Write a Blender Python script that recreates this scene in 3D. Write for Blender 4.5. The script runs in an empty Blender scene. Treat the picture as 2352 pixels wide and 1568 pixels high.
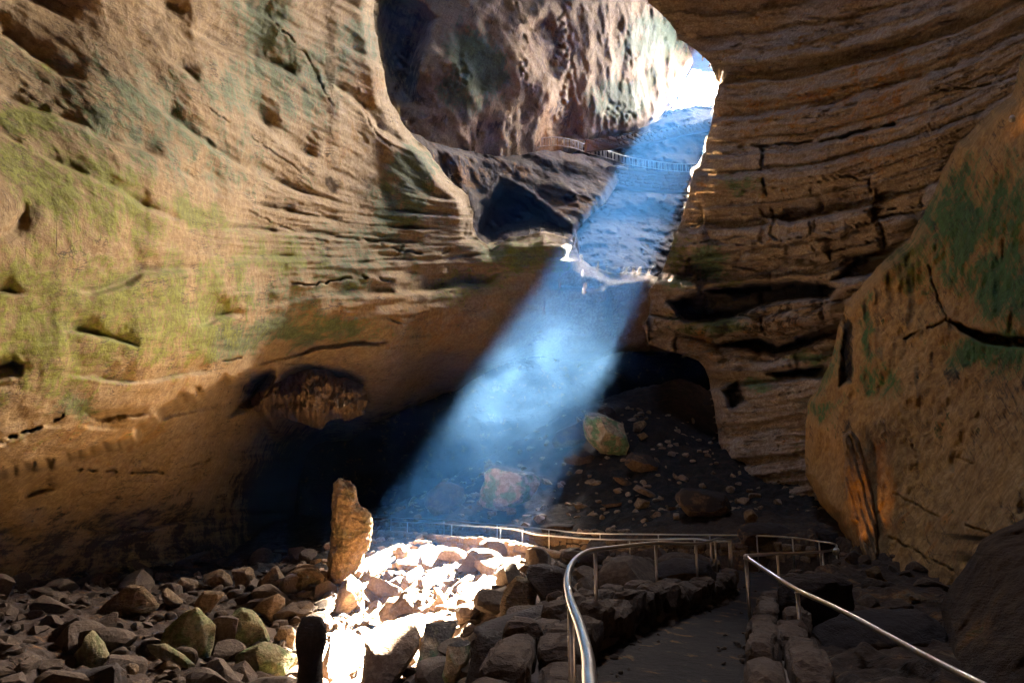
import bpy, math, random, time
import numpy as np
from mathutils import Vector, noise as mnoise
R = math.radians
random.seed(7); rng = np.random.default_rng(7)
C = bpy.context.scene.collection
scene = bpy.context.scene

# ------------------------------------------------------------------ camera, world, sun, exposure
F = 1532.0; PITCH = R(11.4)                 # focal length in units of a 2352-wide picture
cam_d = bpy.data.cameras.new('camera'); cam = bpy.data.objects.new('camera', cam_d); C.objects.link(cam)
cam_d.sensor_width = 36; cam_d.lens = 36*F/2352; cam_d.clip_start = .05; cam_d.clip_end = 2000
cam.location = (0, 0, 0); cam.rotation_euler = (R(90)+PITCH, 0, 0)
scene.camera = cam
FW = np.array([0, math.cos(PITCH), math.sin(PITCH)]); UP = np.array([0, -math.sin(PITCH), math.cos(PITCH)])
S = np.array([.487, .828, .933]); S /= np.linalg.norm(S)       # towards the sun
elev = math.asin(S[2]); azim = math.atan2(S[0], S[1])
world = bpy.data.worlds.new('World'); scene.world = world; world.use_nodes = True
nt = world.node_tree; bg = nt.nodes['Background']
sky = nt.nodes.new('ShaderNodeTexSky'); sky.sky_type = 'NISHITA'; sky.sun_disc = False
sky.sun_elevation = elev; sky.sun_rotation = azim; sky.dust_density = 9.0; sky.air_density = .35; sky.ozone_density = 0; sky.altitude = 1300
nt.links.new(sky.outputs[0], bg.inputs[0]); bg.inputs[1].default_value = 0.15
sun_d = bpy.data.lights.new('sun', 'SUN'); sun_d.energy = 5; sun_d.angle = R(.5); sun_d.color = (1, .88, .70)
sun = bpy.data.objects.new('sun', sun_d); C.objects.link(sun)
sun.rotation_euler = Vector(S).to_track_quat('Z', 'Y').to_euler(); sun.location = tuple(S*200)
scene.view_settings.view_transform = 'Standard'; scene.view_settings.look = 'None'
scene.view_settings.gamma = 1; scene.view_settings.exposure = 8.22
cy = scene.cycles
cy.use_denoising = True; cy.denoiser = 'OPENIMAGEDENOISE'
cy.max_bounces = 10; cy.diffuse_bounces = 8; cy.volume_bounces = 0; cy.glossy_bounces = 3
cy.sample_clamp_indirect = 0.06; cy.caustics_reflective = False; cy.caustics_refractive = False
cy.volume_max_steps = 128; cy.use_adaptive_sampling = False; cy.use_guiding = True; cy.use_surface_guiding = True; cy.use_volume_guiding = False

# ------------------------------------------------------------------ maths helpers
def P(x, y, f):
    """point of the place seen at picture position x, y at the distance f ahead"""
    x = np.asarray(x, float); y = np.asarray(y, float); f = np.asarray(f, float)
    a = (x-1176)/F; b = (784-y)/F
    return np.stack([f*a, f*(FW[1]+b*UP[1]), f*(FW[2]+b*UP[2])], -1)
def _hash(i, j, k, s):
    h = (i*374761393 + j*668265263 + k*2147483647 + s*1274126177) & 0xffffffff
    h = ((h ^ (h >> 13))*1274126177) & 0xffffffff
    h = ((h ^ (h >> 15))*2246822519) & 0xffffffff
    return (h ^ (h >> 16)) & 0xffffffff
def gnoise(p, s=0):
    p = np.asarray(p, float); b = np.floor(p).astype(np.int64); t = p-b; w = t*t*t*(t*(t*6-15)+10)
    r = 0
    for dx in (0, 1):
        for dy in (0, 1):
            for dz in (0, 1):
                h = _hash(b[..., 0]+dx, b[..., 1]+dy, b[..., 2]+dz, s)
                g = ((h & 1023)/511.5-1)*(t[..., 0]-dx)+(((h >> 10) & 1023)/511.5-1)*(t[..., 1]-dy)+(((h >> 20) & 1023)/511.5-1)*(t[..., 2]-dz)
                r = r+g*np.where(dx, w[..., 0], 1-w[..., 0])*np.where(dy, w[..., 1], 1-w[..., 1])*np.where(dz, w[..., 2], 1-w[..., 2])
    return r*1.3
def fbm(p, o=4, s=0, lac=2.03, gain=.5):
    p = np.asarray(p, float); a = 1; r = 0; n = 0
    for i in range(o):
        r = r+a*gnoise(p*lac**i, s+i*17); n += a; a *= gain
    return r/n*1.4
def ridged(p, o=4, s=0):
    p = np.asarray(p, float); a = 1; r = 0; n = 0
    for i in range(o):
        r = r+a*(1-np.abs(gnoise(p*2.1**i, s+i*17))*2); n += a; a *= .5
    return r/n
def worley(p, s=0):
    """nearest and second distance and a random number of the nearest cell"""
    p = np.asarray(p, float); b = np.floor(p).astype(np.int64)
    d1 = np.full(p.shape[:-1], 9.); d2 = d1.copy(); idv = np.zeros(p.shape[:-1])
    for dx in (-1, 0, 1):
        for dy in (-1, 0, 1):
            for dz in (-1, 0, 1):
                c = b+np.array([dx, dy, dz]); h = _hash(c[..., 0], c[..., 1], c[..., 2], s)
                q = c+np.stack([(h & 1023)/1023, ((h >> 10) & 1023)/1023, ((h >> 20) & 1023)/1023], -1)
                d = np.linalg.norm(p-q, axis=-1); m = d < d1
                d2 = np.where(m, d1, np.minimum(d2, d)); idv = np.where(m, ((h >> 4) & 4095)/4095., idv); d1 = np.where(m, d, d1)
    return d1, d2, idv
def rbf(pts, vals, smooth=0):
    pts = np.asarray(pts, float); vals = np.asarray(vals, float); n = len(pts); sc = np.abs(pts).max(); pts = pts/sc
    def K(a, b):
        r2 = ((a[:, None]-b[None])**2).sum(-1); return .5*r2*np.log(r2+1e-12)
    A = np.zeros((n+3, n+3)); A[:n, :n] = K(pts, pts)+smooth*np.eye(n)
    A[:n, n] = 1; A[:n, n+1:] = pts; A[n, :n] = 1; A[n+1:, :n] = pts.T
    w = np.linalg.solve(A, np.r_[vals, 0, 0, 0])
    def ev(q):
        q = np.asarray(q, float)/sc; sh = q.shape[:-1]; q = q.reshape(-1, 2); out = np.empty(len(q))
        for i in range(0, len(q), 40000):
            c = q[i:i+40000]; out[i:i+40000] = K(c, pts)@w[:n]+w[n]+c@w[n+1:]
        return out.reshape(sh)
    return ev
def sstep(a, b, x):
    t = np.clip((x-a)/(b-a), 0, 1); return t*t*(3-2*t)
def segdist(q, pl, closed=False):
    """distance of points q to a polyline, with the nearest point"""
    pl = np.asarray(pl, float); A = pl if closed else pl[:-1]; B = np.roll(pl, -1, 0) if closed else pl[1:]
    q = q.reshape(-1, 2); best = np.full(len(q), 1e9); near = np.zeros_like(q)
    for a, b in zip(A, B):
        ab = b-a; t = np.clip(((q-a)@ab)/(ab@ab+1e-9), 0, 1); c = a+t[:, None]*ab
        d = np.hypot(*(q-c).T); m = d < best; best[m] = d[m]; near[m] = c[m]
    return best, near
def inside(q, pl):
    pl = np.asarray(pl, float); x = q[:, 0]; y = q[:, 1]; r = np.zeros(len(q), bool)
    for (x1, y1), (x2, y2) in zip(pl, np.roll(pl, -1, 0)):
        if y1 == y2: continue
        r ^= ((y1 > y) != (y2 > y)) & (x < (x2-x1)*(y-y1)/(y2-y1)+x1)
    return r
def inside_rows(xs, ys, pl):
    r = np.zeros((len(ys), len(xs)), bool)
    for (x1, y1), (x2, y2) in zip(pl, np.roll(pl, -1, 0)):
        if y1 == y2: continue
        lo, hi = (y1, y2) if y1 < y2 else (y2, y1); a = np.searchsorted(ys, lo, 'left'); b = np.searchsorted(ys, hi, 'left')
        if b <= a: continue
        xc = (x2-x1)*(ys[a:b]-y1)/(y2-y1)+x1; r[a:b] ^= xs[None] < xc[:, None]
    return r.ravel()
def roughen(pl, step=6, amp=5, scale=30, s=0, closed=True):
    pl = np.asarray(pl, float); out = []
    B = np.roll(pl, -1, 0) if closed else pl[1:]
    for a, b in zip(pl, B):
        n = max(1, int(np.hypot(*(b-a))/step)); out += [a+(b-a)*i/n for i in range(n)]
    out = np.array(out); q = np.c_[out/scale, np.zeros(len(out))]
    return out+np.c_[fbm(q, 4, s), fbm(q+31.7, 4, s+5)]*amp

# ------------------------------------------------------------------ object helpers
def tag(o, label=None, cat=None, group=None, kind=None):
    if label: o['label'] = label
    if cat: o['category'] = cat
    if group: o['group'] = group
    if kind: o['kind'] = kind
    return o
def mesh_np(name, V, Fc, mat, parent=None, smooth=True, attrs=None, uv=None, link=True):
    V = np.asarray(V, np.float32); me = bpy.data.meshes.new(name)
    if isinstance(Fc, np.ndarray):
        me.vertices.add(len(V)); me.vertices.foreach_set('co', V.ravel())
        n, k = Fc.shape; me.loops.add(n*k); me.loops.foreach_set('vertex_index', Fc.astype(np.int32).ravel())
        me.polygons.add(n); me.polygons.foreach_set('loop_start', np.arange(0, n*k, k, dtype=np.int32))
        me.polygons.foreach_set('loop_total', np.full(n, k, np.int32))
        me.update(calc_edges=True)
    else:
        me.from_pydata([tuple(v) for v in V.tolist()], [], Fc)
    me.polygons.foreach_set('use_smooth', np.full(len(me.polygons), smooth))
    if attrs is not None:
        a = me.color_attributes.new('mask', 'FLOAT_COLOR', 'POINT'); a.data.foreach_set('color', np.asarray(attrs, np.float32).ravel())
    if uv is not None:
        l = me.uv_layers.new(name='strata'); li = np.empty(len(me.loops), np.int32); me.loops.foreach_get('vertex_index', li)
        l.data.foreach_set('uv', np.asarray(uv, np.float32)[li].ravel())
    me.materials.append(mat); me.validate()
    o = bpy.data.objects.new(name, me)
    if link: C.objects.link(o)
    if parent: o.parent = parent
    return o
def empty(name, loc=(0, 0, 0)):
    o = bpy.data.objects.new(name, None); C.objects.link(o); o.location = tuple(loc); o.empty_display_size = .2; return o

# ------------------------------------------------------------------ materials
def N(t, typ, **kw):
    n = t.nodes.new(typ)
    for k, v in kw.items():
        if k.startswith('i_'): n.inputs[k[2:].replace('_', ' ')].default_value = v
        else: setattr(n, k, v)
    return n
def mixc(t, fac, a, b, mode='MIX'):
    m = t.nodes.new('ShaderNodeMix'); m.data_type = 'RGBA'; m.blend_type = mode
    for s_, v in ((0, fac), (6, a), (7, b)):
        if hasattr(v, 'is_linked') or hasattr(v, 'links'): t.links.new(v, m.inputs[s_])
        else: m.inputs[s_].default_value = v if s_ == 0 else (*v, 1)
    return m.outputs[2]
def math_n(t, op, a, b=None, c=None, clamp=False):
    m = t.nodes.new('ShaderNodeMath'); m.operation = op; m.use_clamp = clamp
    for i, v in enumerate((a, b, c)):
        if v is None: continue
        if hasattr(v, 'links'): t.links.new(v, m.inputs[i])
        else: m.inputs[i].default_value = v
    return m.outputs[0]
def ramp(t, src, lo, hi):
    m = t.nodes.new('ShaderNodeMapRange'); m.inputs[1].default_value = lo; m.inputs[2].default_value = hi
    t.links.new(src, m.inputs[0]); return m.outputs[0]
def rock_material(name, ca, cb, cc, stain=(.10, .05, .02), moss=(.20, .23, .035), green=(.09, .20, .08), orange=(.55, .27, .06),
                  dark=(.02, .015, .012), scale=1.0, strat=1.0, bump=.5, speck=.5, rough=.9, top=None, topamt=(.2, .6), grn=0.0, use_mask=True, alb=.62, frac=.7):
    """layered limestone: three tints, strata streaks, stains, algae masks, speckle and bump"""
    K = alb; ca, cb, cc, stain, moss, green, orange = [tuple(v*K for v in c) for c in (ca, cb, cc, stain, moss, green, orange)]
    m = bpy.data.materials.new(name); m.use_nodes = True; t = m.node_tree; L = t.links
    b = t.nodes['Principled BSDF']; b.inputs['Roughness'].default_value = rough; b.inputs['Specular IOR Level'].default_value = .25
    tc = N(t, 'ShaderNodeTexCoord'); geo = N(t, 'ShaderNodeNewGeometry')
    pos = geo.outputs['Position']
    if not use_mask: pos = tc.outputs['Object']
    def noise(vec, sc, det=6, rg=.6, dist=0.0):
        n = N(t, 'ShaderNodeTexNoise'); n.inputs['Scale'].default_value = sc; n.inputs['Detail'].default_value = det
        n.inputs['Roughness'].default_value = rg; n.inputs['Distortion'].default_value = dist
        L.new(vec, n.inputs['Vector']); return n.outputs['Fac']
    big = noise(pos, .22*scale, 5, .6, .6); mid = noise(pos, .9*scale, 7, .65, .4); fine = noise(pos, 5*scale, 5, .7); vfine = noise(pos, 22*scale, 3, .7)
    mp = N(t, 'ShaderNodeMapping')
    if use_mask:
        uvn = N(t, 'ShaderNodeUVMap', uv_map='strata'); L.new(uvn.outputs[0], mp.inputs[0]); mp.inputs['Scale'].default_value = (1.0, 4.4, 1)
    else:
        L.new(pos, mp.inputs[0]); mp.inputs['Scale'].default_value = (.6*scale, .6*scale, 4*scale); mp.inputs['Rotation'].default_value = (.3, .25, 0)
    st = noise(mp.outputs[0], 1.2, 8, .72, .5); st2 = noise(mp.outputs[0], 4.2, 6, .7, .3)
    col = mixc(t, ramp(t, big, .38, .62), ca, cb)
    col = mixc(t, ramp(t, mid, .45, .68), col, cc)
    col = mixc(t, math_n(t, 'MULTIPLY', ramp(t, st, .52, .68), .55*strat), col, stain)
    col = mixc(t, math_n(t, 'MULTIPLY', ramp(t, st2, .60, .72), .65*strat), col, dark)
    if use_mask:
        at = N(t, 'ShaderNodeAttribute', attribute_name='mask'); sep = N(t, 'ShaderNodeSeparateColor'); L.new(at.outputs['Color'], sep.inputs[0])
        def layer(col, src, c, br, lo=.40, hi=.56):
            v = math_n(t, 'ADD', math_n(t, 'MULTIPLY', src, 1.0), math_n(t, 'MULTIPLY', math_n(t, 'SUBTRACT', br, .5), 4.2))
            return mixc(t, math_n(t, 'MULTIPLY', ramp(t, v, lo-.1, hi+.1), .92), col, c)
        brk = math_n(t, 'ADD', math_n(t, 'MULTIPLY', mid, .45), math_n(t, 'ADD', math_n(t, 'MULTIPLY', fine, .3), math_n(t, 'MULTIPLY', st, .25)))
        col = layer(col, sep.outputs[2], orange, mid, .45, .75)
        col = layer(col, sep.outputs[1], green, brk)
        col = layer(col, sep.outputs[0], moss, brk)
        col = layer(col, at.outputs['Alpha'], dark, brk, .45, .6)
    # thin fractures: the edges of stretched cells, broken up by noise
    wn = N(t, 'ShaderNodeTexNoise'); wn.inputs['Scale'].default_value = 2.2; wn.inputs['Detail'].default_value = 4; L.new(mp.outputs[0], wn.inputs['Vector'])
    wa = N(t, 'ShaderNodeVectorMath', operation='MULTIPLY_ADD'); L.new(wn.outputs['Color'], wa.inputs[0]); wa.inputs[1].default_value = (1.1, 1.6, 1.1); L.new(mp.outputs[0], wa.inputs[2])
    vo = N(t, 'ShaderNodeTexVoronoi', feature='DISTANCE_TO_EDGE'); vo.inputs['Scale'].default_value = .85; L.new(wa.outputs[0], vo.inputs['Vector'])
    fr = math_n(t, 'MULTIPLY', ramp(t, vo.outputs['Distance'], .035, .006), ramp(t, noise(pos, .55*scale, 4, .6), .47, .60))
    if frac: col = mixc(t, math_n(t, 'MULTIPLY', fr, frac), col, dark)
    if grn:
        gm = noise(pos, (2.0 if alb > 1 else 1.1)*scale, 4, .6, .5)
        col = mixc(t, math_n(t, 'MULTIPLY', ramp(t, gm, .46, .58), grn), col, green)
    col = mixc(t, math_n(t, 'MULTIPLY', ramp(t, fine, .44, .60), .75*speck), mixc(t, 1.0, col, (.42, .37, .33), 'MULTIPLY'), col)
    col = mixc(t, math_n(t, 'MULTIPLY', ramp(t, vfine, .56, .66), .75*speck), col, dark)
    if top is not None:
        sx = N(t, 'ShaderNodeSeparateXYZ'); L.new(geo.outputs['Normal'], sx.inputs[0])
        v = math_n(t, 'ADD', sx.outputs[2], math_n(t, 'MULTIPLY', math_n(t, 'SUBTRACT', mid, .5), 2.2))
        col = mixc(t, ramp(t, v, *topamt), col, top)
    L.new(col, b.inputs['Base Color'])
    h = math_n(t, 'ADD', math_n(t, 'MULTIPLY', mid, 1.2), math_n(t, 'ADD', math_n(t, 'MULTIPLY', fine, .35), math_n(t, 'ADD', math_n(t, 'MULTIPLY', vfine, .12), math_n(t, 'SUBTRACT', math_n(t, 'MULTIPLY', st, .7*strat), math_n(t, 'MULTIPLY', fr, .5*(1 if frac else 0))))))
    bp = N(t, 'ShaderNodeBump'); bp.inputs['Strength'].default_value = bump; bp.inputs['Distance'].default_value = .35/scale
    L.new(h, bp.inputs['Height']); L.new(bp.outputs[0], b.inputs['Normal'])
    return m
M = {}
M['wall'] = rock_material('mossy limestone', (.76, .55, .24), (.60, .44, .19), (.80, .61, .34), stain=(.52, .29, .08), moss=(.38, .43, .03), green=(.20, .30, .11), orange=(.70, .40, .09), bump=.4, strat=.55)
M['dome'] = rock_material('pale dome limestone', (.74, .52, .26), (.56, .40, .19), (.80, .60, .34), stain=(.32, .20, .10), green=(.20, .30, .13), dark=(.07, .04, .018), bump=.6, alb=.82)
M['strata'] = rock_material('grey bedded limestone', (.54, .46, .36), (.46, .36, .25), (.60, .53, .44), stain=(.28, .18, .10), green=(.16, .27, .12), strat=1.1, bump=.7, alb=1.1)
M['ochre'] = rock_material('ochre limestone', (.54, .36, .13), (.44, .28, .10), (.60, .43, .20), green=(.04, .17, .05), moss=(.15, .17, .03), stain=(.2, .09, .03), bump=.6, alb=.95, strat=.5)
M['darkrock'] = rock_material('dark brown rock', (.15, .095, .05), (.10, .062, .034), (.21, .13, .06), dark=(.03, .018, .010), bump=.8, strat=.4)  # even dark brown base colour
M['blackrock'] = rock_material('void black rock', (.05, .035, .025), (.03, .02, .015), (.07, .05, .03), bump=.7)  # near black base colour stands in for the darkness of the cave mouth
M['slope'] = rock_material('entrance slope rock', (.16, .12, .09), (.10, .08, .06), (.22, .17, .13), moss=(1., .88, .7), bump=.8, alb=.3)  # moss slot carries the pale tint of the sunlit top
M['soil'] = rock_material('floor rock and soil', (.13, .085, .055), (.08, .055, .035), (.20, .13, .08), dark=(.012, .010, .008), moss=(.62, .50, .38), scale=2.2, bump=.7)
M['boulder_dark'] = rock_material('dark topped boulder rock', (.40, .26, .15), (.32, .21, .12), (.46, .32, .2), scale=1.6, use_mask=False, top=(.030, .022, .018), topamt=(-.1, .25), strat=.6)  # upward faces mixed to a dark colour
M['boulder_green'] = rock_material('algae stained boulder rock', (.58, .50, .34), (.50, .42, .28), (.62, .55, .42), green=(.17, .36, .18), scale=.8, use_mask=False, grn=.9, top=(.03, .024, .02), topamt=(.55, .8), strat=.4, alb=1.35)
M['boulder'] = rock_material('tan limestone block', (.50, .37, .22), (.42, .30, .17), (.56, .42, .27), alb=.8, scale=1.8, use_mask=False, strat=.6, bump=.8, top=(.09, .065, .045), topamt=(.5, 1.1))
M['boulder_moss'] = rock_material('green tinged limestone block', (.44, .40, .22), (.36, .34, .17), (.50, .44, .26), green=(.17, .27, .09), alb=.85, scale=1.5, use_mask=False, grn=.8, strat=.5, bump=.8)
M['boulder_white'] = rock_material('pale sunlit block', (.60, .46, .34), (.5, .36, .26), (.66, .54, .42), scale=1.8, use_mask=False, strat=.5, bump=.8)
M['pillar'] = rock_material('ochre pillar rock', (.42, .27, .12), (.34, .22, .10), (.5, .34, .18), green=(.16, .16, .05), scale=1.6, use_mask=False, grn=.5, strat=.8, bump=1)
M['boulder_black'] = rock_material('shade darkened rock', (.09, .06, .045), (.06, .04, .03), (.12, .085, .06), scale=1.6, use_mask=False, bump=.8)  # shadow put into the base colour, also for the backlit stump
M['masonry'] = rock_material('wall stone', (.46, .34, .22), (.36, .25, .15), (.54, .42, .28), scale=4, use_mask=False, strat=.3, bump=.5)
M['masonry_dark'] = rock_material('kerb stone', (.22, .15, .10), (.16, .11, .07), (.28, .2, .13), scale=4, use_mask=False, strat=.4, bump=.6)
M['knobs'] = rock_material('knobbly flowstone', (.50, .34, .18), (.42, .28, .15), (.56, .4, .24), strat=.4, bump=.5)
M['ribs'] = rock_material('ribbed flowstone', (.50, .34, .16), (.42, .27, .12), (.56, .4, .22), strat=.2, bump=.3)
LP = .35
def simple(name, col, rough=.5, metal=0, emit=None, es=0, bump=0, bscale=200):
    m = bpy.data.materials.new(name); m.use_nodes = True; t = m.node_tree; b = t.nodes['Principled BSDF']
    b.inputs['Roughness'].default_value = rough; b.inputs['Metallic'].default_value = metal
    tc = N(t, 'ShaderNodeTexCoord'); n = N(t, 'ShaderNodeTexNoise'); n.inputs['Scale'].default_value = bscale; n.inputs['Detail'].default_value = 4
    t.links.new(tc.outputs['Object'], n.inputs['Vector'])
    t.links.new(mixc(t, ramp(t, n.outputs['Fac'], .3, .7), tuple(c*.75 for c in col), col), b.inputs['Base Color'])
    if bump:
        bp = N(t, 'ShaderNodeBump'); bp.inputs['Strength'].default_value = bump; bp.inputs['Distance'].default_value = .01
        t.links.new(n.outputs['Fac'], bp.inputs['Height']); t.links.new(bp.outputs[0], b.inputs['Normal'])
    if emit: b.inputs['Emission Color'].default_value = (*emit, 1); b.inputs['Emission Strength'].default_value = es
    return m
M['steel'] = simple('brushed steel', (.62, .58, .53), .28, 1, bscale=30)
M['rust'] = simple('painted iron', (.45, .40, .34), .5, .6, bscale=20)
M['mortar'] = simple('mortar', (.14, .10, .07), .95, 0, bump=.5, bscale=20)
M['lens'] = simple('lamp lens', (.8, .5, .2), .3, emit=(1, .45, .1), es=.05)
M['asphalt'] = rock_material('worn dark path', (.034, .024, .017), (.018, .013, .010), (.046, .034, .025), stain=(.02, .015, .012), dark=(.01, .008, .006), moss=(.1, .1, .1), scale=3, strat=.3, bump=.6, alb=1.0, frac=.0)

# ------------------------------------------------------------------ relief masses: curved rock surfaces with real depth, folded back at their edges
def blobs(X, Y, lst):
    r = np.zeros_like(X)
    for b in lst:
        cx, cy_, rx, ry = b[:4]; rot = R(b[4]) if len(b) > 4 else 0; st = b[5] if len(b) > 5 else 1
        dx = X-cx; dy = Y-cy_; u = dx*math.cos(rot)+dy*math.sin(rot); v = -dx*math.sin(rot)+dy*math.cos(rot)
        r = np.maximum(r, st*(1-sstep(.15, 1.6, np.hypot(u/rx, v/ry))))
    return r
def relief(name, ctrl, poly, mat, step=4.0, back=30, kback=.25, cracks=(), pockets=(), moss=(), green=(), orange=(), darkm=(), disp=None,
           Lfun=None, edge=(6, 30), smooth=0, seed=0, parent=None, roll=25, rollamt=2.0, mk=1.0):
    poly = roughen(poly, 7, edge[0], edge[1], seed)
    x0, y0 = poly.min(0)-back; x1, y1 = poly.max(0)+back
    xs = np.arange(x0, x1+step, step); ys = np.arange(y0, y1+step, step)
    # coarser outside the picture
    def thin(a, lo, hi):
        keep = [v for i, v in enumerate(a) if (lo-60 < v < hi+60) or i % 5 == 0]; return np.array(keep)
    xs = thin(xs, 0, 2352); ys = thin(ys, 0, 1568)
    X, Y = np.meshgrid(xs, ys); q = np.c_[X.ravel(), Y.ravel()]
    ins = inside_rows(xs, ys, poly)
    # nearest boundary point
    dist = np.full(len(q), 1e9); near = q.copy(); pk = poly; n = len(pk)
    dco = np.full(len(q), 1e9)
    for p_ in pk[::3]: dco = np.minimum(dco, (q[:, 0]-p_[0])**2+(q[:, 1]-p_[1])**2)
    sel = np.where(dco < (max(back, roll)+30)**2)[0]
    for i0 in range(0, len(sel), 20000):
        k = sel[i0:i0+20000]; qq = q[k]
        d2 = (qq[:, 0:1]-pk[None, :, 0])**2+(qq[:, 1:2]-pk[None, :, 1])**2
        j = d2.argmin(1); bd = np.full(len(k), 1e9); bn = np.zeros((len(k), 2))
        for a, b in (((j-1) % n, j), (j, (j+1) % n)):
            A = pk[a]; AB = pk[b]-A; t = np.clip(((qq-A)*AB).sum(1)/((AB*AB).sum(1)+1e-9), 0, 1); c_ = A+t[:, None]*AB
            d = np.hypot(*(qq-c_).T); m_ = d < bd; bd[m_] = d[m_]; bn[m_] = c_[m_]
        dist[k] = bd; near[k] = bn
    out = ~ins; s = np.where(out, dist, 0)
    keep = ins | (dist < back)
    pos = q.copy(); m = out & keep
    pos[m] = near[m]
    c = np.array(ctrl, float); ev = rbf(c[:, :2], np.log(c[:, 2]), smooth)
    f = np.exp(np.clip(ev(pos), math.log(2), math.log(140)))
    # roll the surface back a little towards its edge
    din = np.where(ins, dist, 0)
    f = f+rollamt*(1-sstep(0, roll, din))**2*np.where(keep, 1, 0)
    sc = f/F                                   # metres per picture unit
    dk = np.zeros(len(q))  # shade painted into the colour of pockets, cracks get a faint dark fill
    for ck in cracks:
        pl, w, dep = ck[:3]
        dep = dep*.42; pl = roughen(pl, 5, 7, 16, seed+int(pl[0][0]), closed=False)
        lo = pl.min(0)-60; hi = pl.max(0)+60; k = np.where((pos[:, 0] > lo[0]) & (pos[:, 0] < hi[0]) & (pos[:, 1] > lo[1]) & (pos[:, 1] < hi[1]))[0]
        if not len(k): continue
        d, _ = segdist(pos[k], pl); wv = w*(.6+.9*np.abs(fbm(np.c_[pos[k]/25, np.zeros(len(k))], 3, seed+3)))
        g = (1-sstep(wv*.25, wv*.8, d))*sstep(-.25, .12, fbm(np.c_[pos[k]/45, np.full(len(k), 3.3)], 3, seed+13)); f[k] += dep*g
        f[k] -= dep*.25*(1-sstep(0, w*5, d))*(1-g)
        dk[k] = np.maximum(dk[k], g*.12)
    for pkt in pockets:
        pl, dep, soft = pkt[:3]; dkk = pkt[3] if len(pkt) > 3 else 0
        pl = roughen(pl, 6, pkt[4] if len(pkt) > 4 else 7, 25, seed+int(pl[0][0]))
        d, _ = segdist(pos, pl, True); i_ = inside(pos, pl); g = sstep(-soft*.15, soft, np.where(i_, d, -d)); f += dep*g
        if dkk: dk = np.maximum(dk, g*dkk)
    V0 = P(pos[:, 0], pos[:, 1], f)
    Lc = Lfun(pos[:, 0], pos[:, 1]) if Lfun else pos[:, 1]
    if disp is not None: f = f+disp(pos[:, 0], pos[:, 1], V0, Lc, f)
    f = f+s*kback*(1+.15*fbm(np.c_[q/20, np.zeros(len(q))], 2, seed))
    V = P(pos[:, 0], pos[:, 1], f)
    # attributes
    wp = fbm(np.c_[pos/60, np.zeros(len(pos))], 4, seed+9)*30; wq = fbm(np.c_[pos/60, np.ones(len(pos))*7], 4, seed+11)*30
    bx = pos[:, 0]+wp; by = pos[:, 1]+wq
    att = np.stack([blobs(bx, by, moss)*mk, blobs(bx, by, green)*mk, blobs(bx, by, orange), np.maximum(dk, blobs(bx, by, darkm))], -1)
    uv = np.c_[pos[:, 0]/60, Lc/60]
    ny, nx = X.shape; idx = np.arange(ny*nx).reshape(ny, nx)
    Q = np.stack([idx[:-1, :-1], idx[1:, :-1], idx[1:, 1:], idx[:-1, 1:]], -1).reshape(-1, 4)
    Q = Q[keep[Q].all(1)]
    used = np.zeros(len(q), bool); used[Q.ravel()] = True; rm = np.cumsum(used)-1
    return mesh_np(name, V[used], rm[Q], mat, parent, True, att[used], uv[used])

def disp_wall(x, y, V, L, f):
    q = np.c_[x/90, L/26, np.zeros_like(x)]
    a = fbm(V*.12, 3, 1)*1.1                                        # broad bulges
    a += fbm(q, 5, 2)*.19*np.minimum(f/25, 1.6)*(.5+sstep(20, 34, f))                     # bedding
    a -= np.maximum(0, ridged(V*.35, 4, 5)-.72)*.2
    a += fbm(V*1.3, 3, 8)*.07
    w2 = (L+fbm(np.c_[x/420, y/300, 0*x], 2, 41)*62+fbm(np.c_[x/60, y/40, 0*x], 2, 45)*7)/118; fr = w2-np.floor(w2); hh = _hash(np.floor(w2).astype(np.int64), 0*w2.astype(np.int64), 7, 5)/4294967295.
    a += (fr*fr*(1-sstep(.90, 1., fr)))*(.4+.9*hh)*np.minimum(f/24, 1.5)*sstep(-.25, .25, fbm(np.c_[x/180, y/180, 0*x], 2, 43))
    return a
def disp_strata(x, y, V, L, f):
    w = L+fbm(np.c_[x/120, y/60, np.zeros_like(x)], 3, 4)*14
    lay = w/17.; fr = lay-np.floor(lay); h = _hash(np.floor(lay).astype(np.int64), 0*lay.astype(np.int64), 3, 5)/4294967295.
    l2 = (w+9)/41.; f2 = l2-np.floor(l2); h2 = _hash(np.floor(l2).astype(np.int64), 0*lay.astype(np.int64), 4, 9)/4294967295.
    a = (h2-.5)*1.9*sstep(0, .06, f2)*np.minimum(f/28, 1.3)+(h-.5)*.45*sstep(0, .12, fr)*np.minimum(f/28, 1.3)
    a += .35*(1-sstep(0, .14, fr))*sstep(-.2, .35, fbm(np.c_[x/80, L/50, np.ones_like(x)], 3, 31))
    a += fbm(np.c_[x/60, L/5, np.zeros_like(x)], 4, 6)*.28
    a += fbm(V*.15, 3, 7)*1.4
    k = sstep(430, 520, y+.08*(x-1700))*(1-sstep(860, 900, y))
    wy = w+gnoise(np.c_[x/90, y/90, 0*x], 2)*26; row = np.floor(wy/52); hr = _hash(row.astype(np.int64), 1+0*row.astype(np.int64), 2, 3)/4294967295.
    wx = (x+gnoise(np.c_[x/50, y/50, 0*x+4], 2)*22)/(85+90*hr)+hr*9; colm = np.floor(wx); idv = _hash(row.astype(np.int64), colm.astype(np.int64), 5, 7)/4294967295.
    ex = np.minimum(wx-colm, 1-(wx-colm))*(85+90*hr); ey = np.minimum(wy/52-row, 1-(wy/52-row))*52; eg = np.minimum(ex, ey)
    a += k*((idv-.5)*3.0+.9*(1-sstep(0, 3, eg))*sstep(.0, .35, fbm(np.c_[x/60, y/60, 0*x], 2, 77))+.6*(1-sstep(0, 16, eg))+fbm(V*.6, 3, 66)*.5)
    a += fbm(V*1.2, 3, 8)*.14
    return a
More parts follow.
